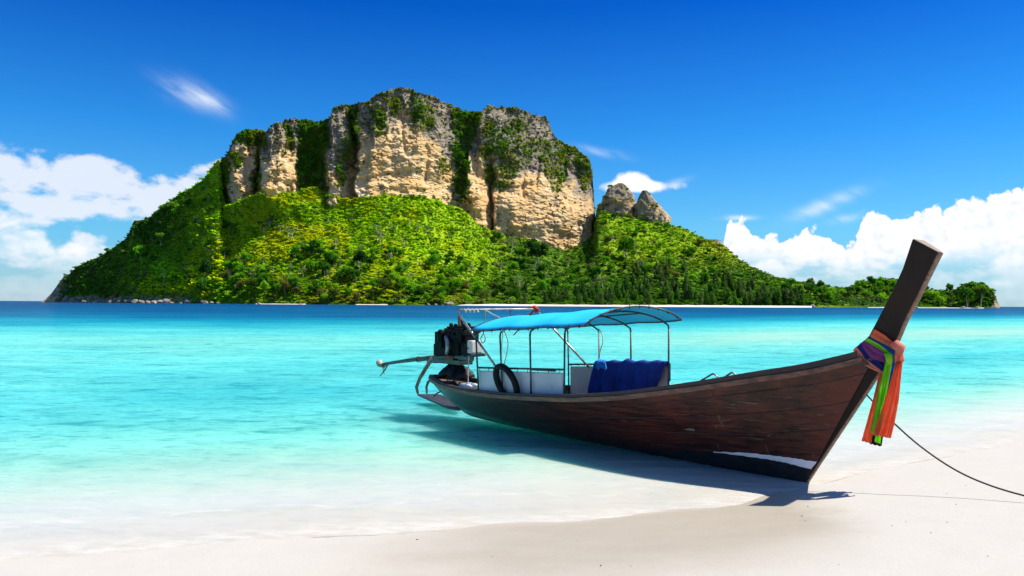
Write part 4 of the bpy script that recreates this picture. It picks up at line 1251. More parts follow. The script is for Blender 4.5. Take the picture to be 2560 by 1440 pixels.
wood, g, out = new_mat('dark_hull_wood')
oc = g.n('ShaderNodeTexCoord').outputs['Object']
gr = g.noise(g.vm('MULTIPLY', oc, (0.35, 3.0, 5.0)), 3.5, 6, 0.65)
bl_ = g.noise(oc, 0.9, 4, 0.6); fi = g.noise(g.vm('MULTIPLY', oc, (0.25, 6.0, 12.0)), 6.0, 5, 0.7)
ox, oy, oz = g.xyz(oc)
c = g.mix(g.sstep(gr, 0.35, 0.68), (0.013, 0.0046, 0.0028), (0.080, 0.020, 0.0090))
red = g.m('MULTIPLY', g.sstep(bl_, 0.40, 0.62), g.sstep(ox, -4.5, -0.5))
c = g.mix(g.m('MULTIPLY', red, 0.75), c, (0.125, 0.0180, 0.0075))
stk = g.n('ShaderNodeAttribute', {'attribute_name': 'strake'}).outputs['Fac']
seam = g.sstep(g.m('ABSOLUTE', g.m('SUBTRACT', g.m('FRACT', g.m('ADD', stk, g.m('MULTIPLY', bl_, 0.10))), 0.5)), 0.035, 0.005)
butt = g.m('MULTIPLY', g.sstep(g.m('ABSOLUTE', g.m('SUBTRACT', g.m('FRACT', g.m('ADD', g.m('DIVIDE', ox, 2.9), g.m('MULTIPLY', g.m('FLOOR', g.m('ADD', stk, 0.5)), 0.37))), 0.5)), 0.004, 0.001), 0.8)
seam = g.m('MAXIMUM', seam, butt)
c = g.mix(g.m('MULTIPLY', seam, 0.75), c, (0.003, 0.002, 0.0016))
aft = g.m('MULTIPLY', g.sstep(ox, -3.8, -7.0), 0.85)
c = g.mix(aft, c, g.mix(gr, (0.030, 0.036, 0.026), (0.095, 0.098, 0.070)))
ch = g.m('MULTIPLY', g.m('MULTIPLY', g.sstep(fi, 0.60, 0.68), g.sstep(g.noise(oc, 2.3, 3, 0.6), 0.46, 0.62)), g.sstep(ox, 0.2, -2.5))
c = g.mix(g.m('MULTIPLY', ch, 0.8), c, (0.21, 0.155, 0.10))
scr = g.m('MULTIPLY', g.sstep(g.noise(g.vm('MULTIPLY', oc, (0.5, 1.0, 9.0)), 2.2, 2, 0.4, '3D', 2.2), 0.708, 0.722), 0.75)
c = g.mix(scr, c, (0.17, 0.095, 0.055))
scr2 = g.m('MULTIPLY', g.sstep(g.noise(g.vm('MULTIPLY', oc, (5.0, 1.0, 1.0)), 1.9, 2, 0.4, '3D', 1.6), 0.715, 0.73), 0.6)
c = g.mix(scr2, c, (0.15, 0.085, 0.05))
green = g.m('MULTIPLY', g.sstep(oz, 0.16, 0.05), g.sstep(g.noise(oc, 3.0, 3, 0.6), 0.3, 0.6))
c = g.mix(g.m('MULTIPLY', green, 0.8), c, (0.012, 0.034, 0.024))
b = g.n('ShaderNodeBump', Height=g.m('SUBTRACT', g.m('ADD', gr, g.m('MULTIPLY', fi, 0.6)), g.m('MULTIPLY', seam, 0.8)), Strength=0.6, Distance=0.014)
p = g.n('ShaderNodeBsdfPrincipled', Base_Color=c, Roughness=g.rng(gr, 0.3, 0.7, 0.24, 0.48), Normal=b.outputs[0])
p.inputs['Specular IOR Level'].default_value = 0.40
g.L.new(p.outputs[0], out.inputs[0])

prow_m = plain('dark_prow_wood', (0.006, 0.0042, 0.0036), (0.022, 0.0125, 0.0085), 2.6, 0.55, stretch=(1.5, 3.0, 0.5), bump=0.006, spec=0.22, detail=6)
rail_m = plain('worn_rail_wood', (0.065, 0.026, 0.015), (0.21, 0.098, 0.056), 5.5, 0.55, stretch=(0.5, 3.0, 3.0), bump=0.006, detail=6)
cap_m = plain('dark_cap_wood', (0.016, 0.011, 0.010), (0.055, 0.032, 0.026), 4.0, 0.6, stretch=(0.4, 3.0, 3.0), bump=0.005)
inner_m = plain('inner_planking', (0.055, 0.040, 0.030), (0.21, 0.155, 0.11), 2.5, 0.75, stretch=(0.5, 2.0, 3.0), bump=0.008)
whitep = plain('white_paint', (0.66, 0.68, 0.72), (0.78, 0.79, 0.81), 7.0, 0.5, bump=0.002)
blackp = plain('black_paint', (0.006, 0.006, 0.007), (0.014, 0.016, 0.018), 7.0, 0.45)
pipe_m = plain('painted_pipe', (0.020, 0.032, 0.036), (0.060, 0.085, 0.090), 9.0, 0.45, metal=0.2)
steel_m = plain('bare_pipe', (0.20, 0.185, 0.165), (0.42, 0.40, 0.37), 9.0, 0.38, metal=0.6)
cyan_m = plain('cyan_awning_cloth', (0.009, 0.52, 0.86), (0.013, 0.58, 0.92), 2.0, 0.65, bump=0.004, trans=0.14)
tarp_m = plain('white_tarpaulin', (0.60, 0.62, 0.66), (0.74, 0.75, 0.77), 1.5, 0.6, bump=0.012, trans=0.25)
greyt_m = plain('beige_tarpaulin', (0.52, 0.47, 0.43), (0.62, 0.57, 0.53), 1.6, 0.7, bump=0.012, trans=0.2)
blue_m = plain('blue_cloth', (0.004, 0.024, 0.20), (0.010, 0.055, 0.33), 3.0, 0.85, bump=0.01, trans=0.12)
lightblue_m = plain('light_blue_cloth', (0.02, 0.17, 0.60), (0.03, 0.25, 0.70), 5.0, 0.85, bump=0.01)
engine_m = plain('oily_black_iron', (0.0012, 0.0012, 0.0012), (0.007, 0.006, 0.005), 9.0, 0.55, metal=0.0, bump=0.004, spec=0.12)
frame_m = plain('grey_green_steel', (0.035, 0.055, 0.048), (0.095, 0.12, 0.105), 8.0, 0.45, metal=0.3)
rust_m = plain('rusty_steel', (0.055, 0.022, 0.010), (0.16, 0.075, 0.035), 10.0, 0.8)
rubber_m = plain('black_rubber', (0.004, 0.004, 0.0045), (0.010, 0.010, 0.011), 8.0, 0.7, bump=0.003, spec=0.2)
bamboo_m = plain('weathered_pole', (0.12, 0.10, 0.055), (0.33, 0.285, 0.18), 6.0, 0.6, stretch=(2, 2, 0.6))
rope_m = plain('pale_rope', (0.42, 0.39, 0.33), (0.58, 0.55, 0.49), 30.0, 0.9)
orope_m = plain('orange_rope', (0.42, 0.12, 0.035), (0.55, 0.25, 0.10), 30.0, 0.9)
drope_m = plain('dark_rope', (0.014, 0.016, 0.016), (0.035, 0.035, 0.033), 40.0, 0.85)
redc_m = plain('red_cloth', (0.42, 0.018, 0.012), (0.55, 0.04, 0.02), 8.0, 0.8, trans=0.15)

boat = empty('longtail_boat', tuple(BO), -HEAD)
tag(boat, 'dark wooden longtail boat drawn up at the edge of the beach, with a cyan awning', 'boat')

# ---- hull -------------------------------------------------------------------------
TOP = [(1076, 945, 0.0), (1079, 951, .34), (1110, 968, .60), (1150, 979, .78), (1200, 987, .95), (1260, 993, 1.03), (1320, 997, 1.08), (1400, 1000, 1.12), (1450, 1000, 1.12), (1540, 996, 1.08), (1640, 985, 1.0), (1730, 974, .90),
       (1800, 964, .80), (1900, 949, .62), (2000, 935, .42), (2100, 914, .24), (2185, 893, .14)]
KEEL = [(1084, 958, 0.0), (1098, 975, .10), (1128, 1003, .12), (1160, 1024, .05), (1210, 1039, -.02), (1290, 1062, -.05), (1360, 1078, -.03), (1440, 1095, 0.0), (1500, 1108, .02), (1590, 1127, .03), (1690, 1148, .05), (1780, 1166, .05),
        (1840, 1177, .06), (1910, 1190, .06), (1960, 1198, .06), (1995, 1203, .05), (2015, 1205, .04)]
topP = np.array([bp(*t) for t in TOP]); keP = np.array([bp(*t) for t in KEEL])
hwid = np.array([0.0, .10, .16, .22, .26, .28, .30, .30, .30, .28, .25, .20, .16, .12, .09, .06, .045])
tpar = np.arange(len(TOP)); fine = np.linspace(0, len(TOP) - 1, 97)


def spl(a):
    """smooth resampling through the stations"""
    a = np.asarray(a, float); d = np.gradient(a, axis=0)
    i = np.clip(np.floor(fine).astype(int), 0, len(a) - 2); f = fine - i
    if a.ndim > 1: f = f[:, None]
    h00 = 2 * f ** 3 - 3 * f ** 2 + 1; h10 = f ** 3 - 2 * f ** 2 + f; h01 = -2 * f ** 3 + 3 * f ** 2; h11 = f ** 3 - f ** 2
    return h00 * a[i] + h10 * d[i] + h01 * a[i + 1] + h11 * d[i + 1]


topF, keF, hwF = spl(topP), spl(keP), spl(hwid)
topF[0, 1] = 0; NS, NT = 97, 15
tv_ = np.linspace(0, 1, NT)
bulge = np.interp(np.linspace(0, 1, NS), [0, 0.15, 0.5, 0.8, 1.0], [0.8, 0.66, 0.62, 0.75, 1.0])


def section(side, inset=0.0):
    """points of one side of the hull: stations x rows (keel to rail); side -1 = towards the camera"""
    P = np.zeros((NS, NT + 1, 3))
    for k in range(NS):
        top_ = topF[k]; ke = keF[k]
        vt = -top_[1]; vk = -ke[1]
        if side > 0: vt, vk = -vt, vk - 2 * hwF[k]
        sh_ = tv_ ** bulge[k]
        if inset:
            vt -= math.copysign(min(inset, abs(vt)), vt)
        v = vk + (vt - vk) * sh_
        if inset: v = v - side * -1 * 0 
        P[k, 1:, 0] = ke[0] + (top_[0] - ke[0]) * tv_
        P[k, 1:, 1] = -v
        P[k, 1:, 2] = ke[2] + (top_[2] - ke[2]) * tv_
        P[k, 0] = (ke[0] - 0.02, -(-ke[1] - hwF[k]), ke[2] - (0.16 if 0 < k < NS - 1 else 0.03) * min(1.0, hwF[k] / 0.2))
    return P


near_, far_ = section(-1), section(1)
mb = MB()
mb.sheet([list(map(tuple, near_[k])) for k in range(NS)]); mb.sheet([list(map(tuple, far_[k])) for k in range(NS)])
hull = mb.build('hull', wood, boat, smooth=True)
_a = hull.data.attributes.new('strake', 'FLOAT', 'POINT'); _a.data.foreach_set('value', np.tile(np.arange(NT + 1) / NT * 5.0, 2 * NS).astype(np.float32))
# inside planking, a little within the outer skin
mb = MB(); ni, fi_ = section(-1, 0.05), section(1, 0.05)
ni[:, :, 1] += 0.035; fi_[:, :, 1] -= 0.035
mb.sheet([list(map(tuple, ni[k, 3:])) for k in range(2, NS - 3)]); mb.sheet([list(map(tuple, fi_[k, 3:])) for k in range(2, NS - 3)])
mb.build('inner_planking', inner_m, boat, smooth=True)
# floor boards: one by one
for k in range(6, 88, 4):
    a, b_ = near_[k], near_[k + 4]; zf = 0.22 + 0.12 * max(0, (k - 60) / 30)
    def wid(P, side):
        S_ = near_ if side < 0 else far_
        zz = S_[P, 1:, 2]; return np.interp(zf, zz, S_[P, 1:, 1]), np.interp(zf, zz, S_[P, 1:, 0])
    (y1, x1), (y2, x2) = wid(k, -1), wid(k, 1); (y3, x3), (y4, x4) = wid(k + 4, -1), wid(k + 4, 1)
    xa, xb = (x1 + x2) / 2 + 0.012, (x3 + x4) / 2 - 0.012
    if xb - xa < 0.05: continue
    MB().prism([[(xa, y1 + .06, zf), (xa, y1 + .06, zf + .025), (xb, y3 + .06, zf + .025), (xb, y3 + .06, zf)], [(xa, y2 - .06, zf), (xa, y2 - .06, zf + .025), (xb, y4 - .06, zf + .025), (xb, y4 - .06, zf)]]).build('floor_board', inner_m, boat)


def rail_strip(name, mat, out0, out1, z0, z1, k0, k1, rise=0.0):
    """a batten that follows the sheer on both sides; offsets are outward and upward from the hull's upper edge"""
    for side, S_ in ((-1, near_), (1, far_)):
        secs = []
        for k in range(k0, k1):
            p = S_[k, -1]; tg = S_[min(k + 1, NS - 1), -1] - S_[max(k - 1, 0), -1]; n_ = np.array([-tg[1], tg[0], 0.0]); n_ /= np.linalg.norm(n_) + 1e-9
            if n_[1] * side < 0: n_ = -n_
            up = rise * max(0.0, (k - 30) / 60.0)
            q0, q1 = p + n_ * out0, p + n_ * out1
            secs.append([(q0[0], q0[1], q0[2] + z0), (q1[0], q1[1], q1[2] + z0), (q1[0], q1[1], q1[2] + z1 + up), (q0[0], q0[1], q0[2] + z1 + up)])
        MB().prism(secs).build(name, mat, boat, bevel=0.006)


rail_strip('rub_rail', rail_m, -0.01, 0.040, -0.030, 0.045, 0, 95)
rail_strip('rail_cap', cap_m, -0.075, 0.012, 0.045, 0.082, 0, 94, rise=0.055)
# stern rim drawn across the end
# ---- stem post / prow ----------------------------------------------------------------
fr_px = [(2015, 1207), (2045, 1160), (2110, 1062), (2195, 933), (2237, 860), (2262, 800), (2295, 737), (2322, 680), (2346, 631)]
bk_px = [(1985, 1200), (2008, 1150), (2060, 1062), (2110, 960), (2160, 862), (2192, 802), (2226, 737), (2256, 672), (2281, 597)]
fw = [0.035, 0.04, 0.04, 0.045, 0.05, 0.055, 0.06, 0.065, 0.07]; bwid = [0.05, 0.07, 0.10, 0.13, 0.155, 0.165, 0.17, 0.175, 0.18]
secs = []
for (fp, bk, a, b_) in zip(fr_px, bk_px, fw, bwid):
    F1 = bp(fp[0], fp[1], a); B1 = bp(bk[0], bk[1], b_)
    secs.append([(F1.x, -a, F1.z), (F1.x + 0.004, a, F1.z), (B1.x, b_, B1.z), (B1.x, -b_, B1.z)])
fs2 = []
for i in range(len(secs) - 1):                                   # finer along its length
    for t in (0, 0.5):
        fs2.append([tuple(np.array(secs[i][j]) * (1 - t) + np.array(secs[i + 1][j]) * t) for j in range(4)])
fs2.append(secs[-1])
prow = MB().prism(fs2).build('stem_post', prow_m, boat, bevel=0.012)
topm = plain('weathered_end_grain', (0.16, 0.115, 0.085), (0.30, 0.235, 0.185), 14.0, 0.85, stretch=(1, 4, 1), bump=0.004)
tp = [Vector(q) for q in secs[-1]]; nrm_ = (tp[1] - tp[0]).cross(tp[2] - tp[1]).normalized(); nrm_ = nrm_ if nrm_.z > 0 else -nrm_
cen = sum(tp, Vector()) / 4
MB().prism([[tuple(cen + (q - cen) * 0.955 - nrm_ * 0.004) for q in tp], [tuple(cen + (q - cen) * 0.93 + nrm_ * 0.006) for q in tp]]).build('end_grain', topm, boat)
edge = plain('pale_stem_edge', (0.10, 0.055, 0.032), (0.27, 0.165, 0.10), 12.0, 0.7, stretch=(1, 1, 2), bump=0.004)  # front face a lighter brown than the rest of the stem
es = []
for i, (fp, a) in enumerate(zip(fr_px, fw)):
    F1 = bp(fp[0], fp[1], a); es.append([(F1.x - 0.004, -a * 0.97, F1.z), (F1.x + 0.014, -a * 0.86, F1.z - 0.004), (F1.x + 0.014, a * 0.86, F1.z - 0.004), (F1.x - 0.004, a * 0.97, F1.z)])
MB().prism(es).build('stem_face', edge, boat)

# ---- white wedge and dark boot at the forefoot ------------------------------------------
NH = [(k, j) for k in range(NS) for j in range(NT + 1)]


def proj_local(P):
    P = np.asarray(P).reshape(-1, 3); Wp = BO[None, :] + P[:, :1] * AX[None, :] - P[:, 1:2] * AN[None, :] + P[:, 2:3] * np.array([0, 0, 1.0])
    d = Wp - EYEP; w = d @ FW
    return np.stack([1280 + F_PX * (d @ RT) / w, 720 - F_PX * (d @ UP) / w], -1)


def hull_hit(x, y, off=0.006):
    """point on the near side of the hull seen at (x, y)"""
    ks = np.linspace(50, NS - 1, 300); js = np.linspace(1, NT, 120)
    if not hasattr(hull_hit, 'c'):
        k0 = np.clip(np.floor(ks).astype(int), 0, NS - 2); fk = ks - k0
        rows = near_[k0] * (1 - fk)[:, None, None] + near_[k0 + 1] * fk[:, None, None]
        j0 = np.clip(np.floor(js).astype(int), 0, NT - 1); fj = js - j0
        hull_hit.c = rows[:, j0] * (1 - fj)[None, :, None] + rows[:, j0 + 1] * fj[None, :, None]
        hull_hit.p = proj_local(hull_hit.c).reshape(300, 120, 2)
    d = (hull_hit.p[..., 0] - x) ** 2 + (hull_hit.p[..., 1] - y) ** 2
    i = np.unravel_index(np.argmin(d), d.shape); p = hull_hit.c[i]
    return (p[0] + 0.002, p[1] - off, p[2])


def stem_hit(x, y, off=0.006):
    if not hasattr(stem_hit, 'c'):
        S_ = np.array([[s_[0], s_[3]] for s_ in secs]); ii = np.linspace(0, 3, 160); i0 = np.clip(np.floor(ii).astype(int), 0, len(S_) - 2); f_ = (ii - i0)[:, None, None]
        R2 = S_[i0] * (1 - f_) + S_[i0 + 1] * f_; w_ = np.linspace(0, 1, 60)[None, :, None]
        stem_hit.c = R2[:, :1] * (1 - w_) + R2[:, 1:] * w_; stem_hit.p = proj_local(stem_hit.c).reshape(160, 60, 2)
    d = (stem_hit.p[..., 0] - x) ** 2 + (stem_hit.p[..., 1] - y) ** 2; i = np.unravel_index(np.argmin(d), d.shape); p_ = stem_hit.c[i]
    return d[i], (p_[0], p_[1] - off, p_[2])


def skin_hit(x, y):
    d, q_ = stem_hit(x, y)
    h_ = hull_hit(x, y)
    if d < 2.0: return (q_[0], min(q_[1], h_[1]) if abs(h_[0] - q_[0]) < .05 else q_[1], q_[2])
    return h_


lo = [(1784, 1130.5), (1850, 1138), (1920, 1148), (1980, 1160), (2029, 1173)]; hi = [(1784, 1129.5), (1850, 1131), (1920, 1137), (1980, 1145), (2044, 1154)]
rowsA = []
for i in range(33):
    t = i / 32 * 4; k = min(int(t), 3); f = t - k
    a = np.array(lo[k]) * (1 - f) + np.array(lo[k + 1]) * f; b_ = np.array(hi[k]) * (1 - f) + np.array(hi[k + 1]) * f
    rowsA.append([skin_hit(*(a * (1 - u) + b_ * u)) for u in (0, 0.33, 0.66, 1.0)])
MB().sheet(rowsA).build('bow_stripe', whitep, boat, thick=0.004)
lo2 = [(1600, 1130), (1700, 1151), (1784, 1168), (1850, 1180), (1920, 1192.5), (1980, 1202), (2013, 1206)]
lo = [(1600, 1121), (1700, 1128)] + lo
rowsB = []
for i in range(33):
    t = i / 32 * 6; k = min(int(t), 5); f = t - k
    a = np.array(lo2[k]) * (1 - f) + np.array(lo2[k + 1]) * f; b_ = np.array(lo[k]) * (1 - f) + np.array(lo[k + 1]) * f
    rowsB.append([skin_hit(*(a * (1 - u) + b_ * u)) for u in (0.02, 0.25, 0.5, 0.75, 0.97)])
MB().sheet(rowsB).build('boot_stripe', blackp, boat, thick=0.003)

# ---- stern platform, poles -------------------------------------------------------------
z_l = 0.17
def at_h(x, y, z):
    p = ground(x, y, z); return Vector(((p - BO) @ AX, -((p - BO) @ AN), z))
pf = [at_h(1044, 986, .22), at_h(1085, 1004, .17), at_h(1120, 1019, .14), at_h(1150, 1024, .13), at_h(1152, 1012, .15), at_h(1118, 992, .2), at_h(1095, 986, .22)]
MB().prism([[tuple(q - Vector((0, 0, .03))) for q in pf], [tuple(q + Vector((0, 0, .01))) for q in pf]]).build('stern_platform', plain('wet_grey_wood', (.008, .010, .011), (.036, .040, .042), 6, .6, stretch=(.6, 3, 1), bump=.006), boat)
MB().tube([bp(1086, 889, .05), bp(1066, 918, .08), bp(1050, 945, .12), bp(1041, 968, .14), bp(1045, 984, .16)], [.045, .045, .042, .038, .03], 8).build('stern_strut', bamboo_m, boat, smooth=True)
MB().tube([bp(1079, 948, .30), bp(1070, 955, .30), bp(1066, 968, .3), bp(1067, 984, .3)], [.03, .03, .028, .024], 8).build('stern_strut', bamboo_m, boat, smooth=True)
MB().tube([bp(1108, 976, .3), bp(1093, 983, .3), bp(1085, 990, .25)], .016, 6).build('stern_brace', rust_m, boat)
# stern deck with the engine pedestal
mb = MB()
dk = [(topF[k][0], -topF[k][1] * -1, topF[k][2] - 0.03) for k in range(0, 14)]
poly = [(topF[k][0], topF[k][1] * 0.93, topF[k][2] - 0.02) for k in range(0, 15)] + [(topF[k][0], -topF[k][1] * 0.93, topF[k][2] - 0.02) for k in range(14, 0, -1)]
mb.prism([[(p_[0], p_[1], p_[2] - 0.03) for p_ in poly], poly]); mb.build('stern_deck', inner_m, boat)

# ---- awning frame: four arches, posts, side rails ----------------------------------------
VP = 0.88
NPX = [(1190, 831), (1250, 827), (1325, 823), (1412, 820)]; NFT = [(1197, 967), (1257, 985), (1328, 992), (1410, 992)]
FPX = [(1420, 821), (1497, 820), (1577, 816), (1672, 808)]; FFT = [(1425, 985), (1500, 985), (1579, 985), (1676, 985)]
arches = []
for (a, fa, b_, fb) in zip(NPX, NFT, FPX, FFT):
    A = bp(a[0], a[1], VP); Bq = bp(b_[0], b_[1], -VP); Af = bp(fa[0], fa[1], VP); Bf = bp(fb[0], fb[1], -VP)
    Af.z = min(Af.z, 0.75); Bf.z = 0.55; Bf.x = Bq.x - (A.x - Af.x) * 0.4
    arches.append((A, Bq, Af, Bf))


def arch_pts(A, Bq, rise, n=15, lo_=0.0):
    pts_ = []
    for i in range(n):
        t = i / (n - 1); s = math.sin(math.pi * t) ** 0.72
        pts_.append(A.lerp(Bq, t) + Vector((0, 0, rise * s - lo_)))
    return pts_


RISE = 0.27
for A, Bq, Af, Bf in arches:
    MB().tube([Af, A - Vector((0, 0, .10))], .017, 8).build('awning_post', pipe_m, boat, smooth=True)
    MB().tube([Bf, Bq - Vector((0, 0, .10))], .017, 8).build('awning_post', pipe_m, boat, smooth=True)
    arc = arch_pts(A + Vector((0, .05, .0)), Bq - Vector((0, .05, 0)), RISE, lo_=0.02)
    MB().tube([A - Vector((0, 0, .10)), A - Vector((0, -.015, .04))] + arc + [Bq - Vector((0, .015, .04)), Bq - Vector((0, 0, .10))], .017, 8).build('awning_rib', pipe_m, boat, smooth=True)
# cloth: from behind the first arch to an overhang before the last
A0_, B0_ = arches[0][0], arches[0][1]; A3, B3 = arches[3][0], arches[3][1]
eN0, eN1 = bp(1177, 829, VP + .03), bp(1462, 817, VP + .03); eF1 = bp(1704, 803, -VP - .03)
eF0 = eN0 + (arches[0][1] - arches[0][0]) + Vector((0, .06 * 0, 0.0)); eF0.y = VP + .03
rowsC = []
for i in range(25):
    t = i / 24
    a = eN0.lerp(eN1, t); b_ = eF0.lerp(eF1, t)
    # sit on the arches
    row = []
    sag = 0.018 * math.sin(math.pi * ((t * 3.0) % 1.0))
    for q in arch_pts(a, b_, RISE - 0.02 + 0.03 * t, 21):
        row.append(q + Vector((0, 0, 0.022 - sag)))
    rowsC.append(row)
awn = MB().sheet(rowsC).build('awning', cyan_m, boat, smooth=True, thick=0.008)
hem = MB()
for seq in ([r[0] for r in rowsC], [r[-1] for r in rowsC], rowsC[0], rowsC[-1]):
    hem.tube(seq, .017, 6)
hem.build('awning_hem', pipe_m, awn, smooth=True)
ls = MB()
for seq, st in (([r[0] for r in rowsC], 2), (rowsC[-1], 2)):
    for q in seq[1:-1:st]:
        ls.tube([q + Vector((0, 0, .028)), q - Vector((0, 0, .035))], .011, 5)
ls.build('lacing', drope_m, awn)['kind'] = 'stuff'
# longitudinal bars under the cloth
for t in (0.25, 0.5, 0.75):
    MB().tube([arch_pts(*ar[:2], RISE, 15, .03)[int(t * 14)] for ar in arches], .013, 6).build('awning_rail', pipe_m, boat)
# side rails and canvas panels
r0, r1 = bp(1193, 919, VP), bp(1411, 924, VP)
MB().tube([r0, r1], .018, 8).build('side_rail', pipe_m, boat, smooth=True)
q0, q1 = bp(1422, 911, -VP), bp(1673, 909, -VP)
MB().tube([q0, q1], .018, 8).build('side_rail', pipe_m, boat, smooth=True)
s0, s1 = bp(1330, 923, VP + .03), bp(1388, 926, VP + .03)
MB().tube([s0, s1], .024, 7).build('rolled_strap', drope_m, boat)


def panel(name, P0, P1, drop, mat, parent, amp=0.012, n=40, m=12, seed=1):
    rows = []
    for i in range(n + 1):
        t = i / n; p_ = P0.lerp(P1, t); r = []
        for j in range(m + 1):
            u = j / m
            w_ = amp * (math.sin(t * 23 + seed) * 0.5 + math.sin(t * 57 + 2 * u + seed) * 0.35) * (0.3 + u) + amp * 0.8 * float(vnoise(np.array([t * 9.0 + seed]), np.array([u * 4.0]), seed)[0])
            r.append(p_ + Vector((0, w_, -drop * u)))
        rows.append(r)
    return MB().sheet(rows).build(name, mat, parent, smooth=True, thick=0.004)


pn = panel('side_curtain', bp(1196, 926, VP - .05), bp(1408, 932, VP - .05), 0.42, tarp_m, boat)
hk = MB()
for i in range(9):
    p_ = r0.lerp(r1, 0.04 + i * 0.115); hk.tube([p_ + Vector((0, -.02, .02)), p_ + Vector((.012, -.026, -.03)), p_ + Vector((-.012, -.018, -.06))], .006, 5)
hk.build('lacing', drope_m, pn)['kind'] = 'stuff'
pf2 = panel('side_curtain', bp(1426, 916, -VP), bp(1671, 914, -VP), 0.62, greyt_m, boat, seed=3)
pf2['label'] = 'beige curtain on the far side'
hk = MB()
for i in range(4):
    p_ = q0.lerp(q1, 0.03 + i * 0.07); hk.tube([p_ + Vector((0, -.02, .02)), p_ + Vector((.02, -.02, -.03)), p_ + Vector((.04, -.02, .0))], .005, 5)
hk.build('lacing', drope_m, pf2)['kind'] = 'stuff'
# slanting hoop over the stern
h0, h1 = bp(1242, 920, VP - .02), bp(1143, 779, VP - .05); k0, k1 = bp(1472, 917, -VP + .02), bp(1341, 776, -VP + .05)
cN = h1 + Vector((0.03, 0.06, 0.035)); cF = k1 + Vector((0.03, -0.06, 0.035))
cF.z = cN.z + 0.02
MB().tube([h0, h0.lerp(h1, .5), h1, cN, cN.lerp(cF, .33), cN.lerp(cF, .66), cF, k1, k1.lerp(k0, .5), k0], .022, 8).build('stern_hoop', steel_m, boat, smooth=True)
MB().tube([bp(1276, 774, 0), bp(1277, 800, 0)], .012, 6).build('hoop_stay', pipe_m, boat)
# bent grab rails on the far gunwale
for (a, b_, c_) in (((1752, 952), (1782, 934), (1796, 944)), ((1808, 945), (1829, 931), (1841, 938))):
    P0, P1, P2 = bp(a[0], a[1], -.75), bp(b_[0], b_[1], -.75), bp(c_[0], c_[1], -.75)
    MB().tube([P0, P0.lerp(P1, .9), P1, P1.lerp(P2, .4) + Vector((0, 0, .008)), P2, P2 - Vector((0, 0, .25))], .016, 7).build('grab_rail', steel_m, boat, smooth=True)
# thwarts inside
for x_, z_ in ((-1.6, .62), (-2.9, .5), (-4.3, .45), (-5.6, .42)):
    MB().box((x_, 0.02, z_), (.26, 1.25, .035)).build('thwart', inner_m, boat, bevel=.006)

for o in list(boat.children):
    if o.name.split('.')[0] in ('thwart',):
        pass
BOATM = Matrix.Translation(Vector(BO)) @ Matrix.Rotation(-HEAD, 4, 'Z')


def loose(name, p, label, cat, group=None):
    """a thing of its own that lies on or hangs from the boat; built in boat coordinates"""
    r = empty(name, BOATM @ Vector(p), -HEAD); tag(r, label, cat, group)
    return r


def shift(mb, p):
    p = Vector(p); mb.v = [tuple(Vector(q) - p) for q in mb.v]; return mb


def loose_mesh(name, mb, p, mat, label, cat, group=None, **kw):
    shift(mb, p); o = mb.build(name, mat, None, **kw); o.location = BOATM @ Vector(p); o.rotation_euler = (0, 0, -HEAD)
    return tag(o, label, cat, group)


# ---- engine ---------------------------------------------------------------------------------
EV = 0.0
ec = bp(1140, 900, EV)
eng = loose('longtail_engine', ec, 'black oily engine with its long propeller shaft mounted high on the stern', 'engine')


def ep(x, y, v=EV):
    return bp(x, y, v) - ec


mb = MB()
mb.box(ep(1140, 862), (.72, .42, .56)); mb.box(ep(1110, 874), (.30, .36, .26)); mb.box(ep(1172, 878), (.34, .34, .22)); mb.box(ep(1133, 884, .12), (.18, .22, .16)); mb.box(ep(1155, 838, .16), (.16, .18, .30)); mb.box(ep(1150, 828) , (.52, .34, .20)); mb.box(ep(1118, 848), (.26, .50, .34)); mb.box(ep(1170, 845), (.30, .36, .50))
for k in range(6):
    mb.box(ep(1126 + 9 * k, 826 + (k % 3) * 3, .1), (.07, .30, .10))
for k in range(5):
    mb.lathe(ep(1128 + 11 * k, 818 + 2 * (k % 2), .05), [(.045, 0), (.05, .05), (.03, .09)], 'Z', 9)
mb.build('engine_block', engine_m, eng, bevel=.015)
MB().lathe(ep(1162, 877, .26), [(.12, 0), (.13, .02), (.08, .03), (.08, .05), (.13, .06), (.12, .08)], 'Y', 18).build('pulley', rubber_m, eng, smooth=False)
MB().lathe(ep(1103, 840, .2), [(.07, -.13), (.09, -.1), (.09, .1), (.05, .14)], 'Z', 12).build('air_filter', engine_m, eng, smooth=True)
MB().tube([ep(1116, 842, .22), ep(1120, 860, .28), ep(1119, 874, .30), ep(1117, 884, .26)], [.05, .05, .045, .04], 9).build('exhaust_pipe', steel_m, eng, smooth=True)
MB().tube([ep(1098, 832, .2), ep(1099, 855, .24), ep(1108, 872, .2)], .012, 6).build('hose', rubber_m, eng)
MB().tube([ep(1134, 846, .28), ep(1140, 866, .3), ep(1150, 884, .22)], .016, 6).build('hose', rubber_m, eng)
MB().tube([ep(1152, 798), ep(1154, 818)], .05, 8).build('exhaust_stack', engine_m, eng)
MB().lathe(ep(1148, 806, .1), [(.025, -.1), (.032, -.08), (.03, .12), (.02, .14)], 'Z', 8).build('lever', rust_m, eng)
MB().box(ep(1187, 867, .12), (.16, .30, .27)).build('fuel_tank', plain('milky_plastic', (.50, .48, .45), (.62, .60, .57), 5, .5, trans=.2), eng, bevel=.03)
MB().box(ep(1172, 871, .25), (.05, .05, .05)).build('valve', redc_m, eng, bevel=.01)
mb = MB()
for v_ in (.22, -.22):
    mb.tube([ep(1082, 893, v_), ep(1140, 893, v_), ep(1212, 886, v_)], .035, 8)
mb.build('engine_frame', frame_m, eng, smooth=True)
mb = MB()
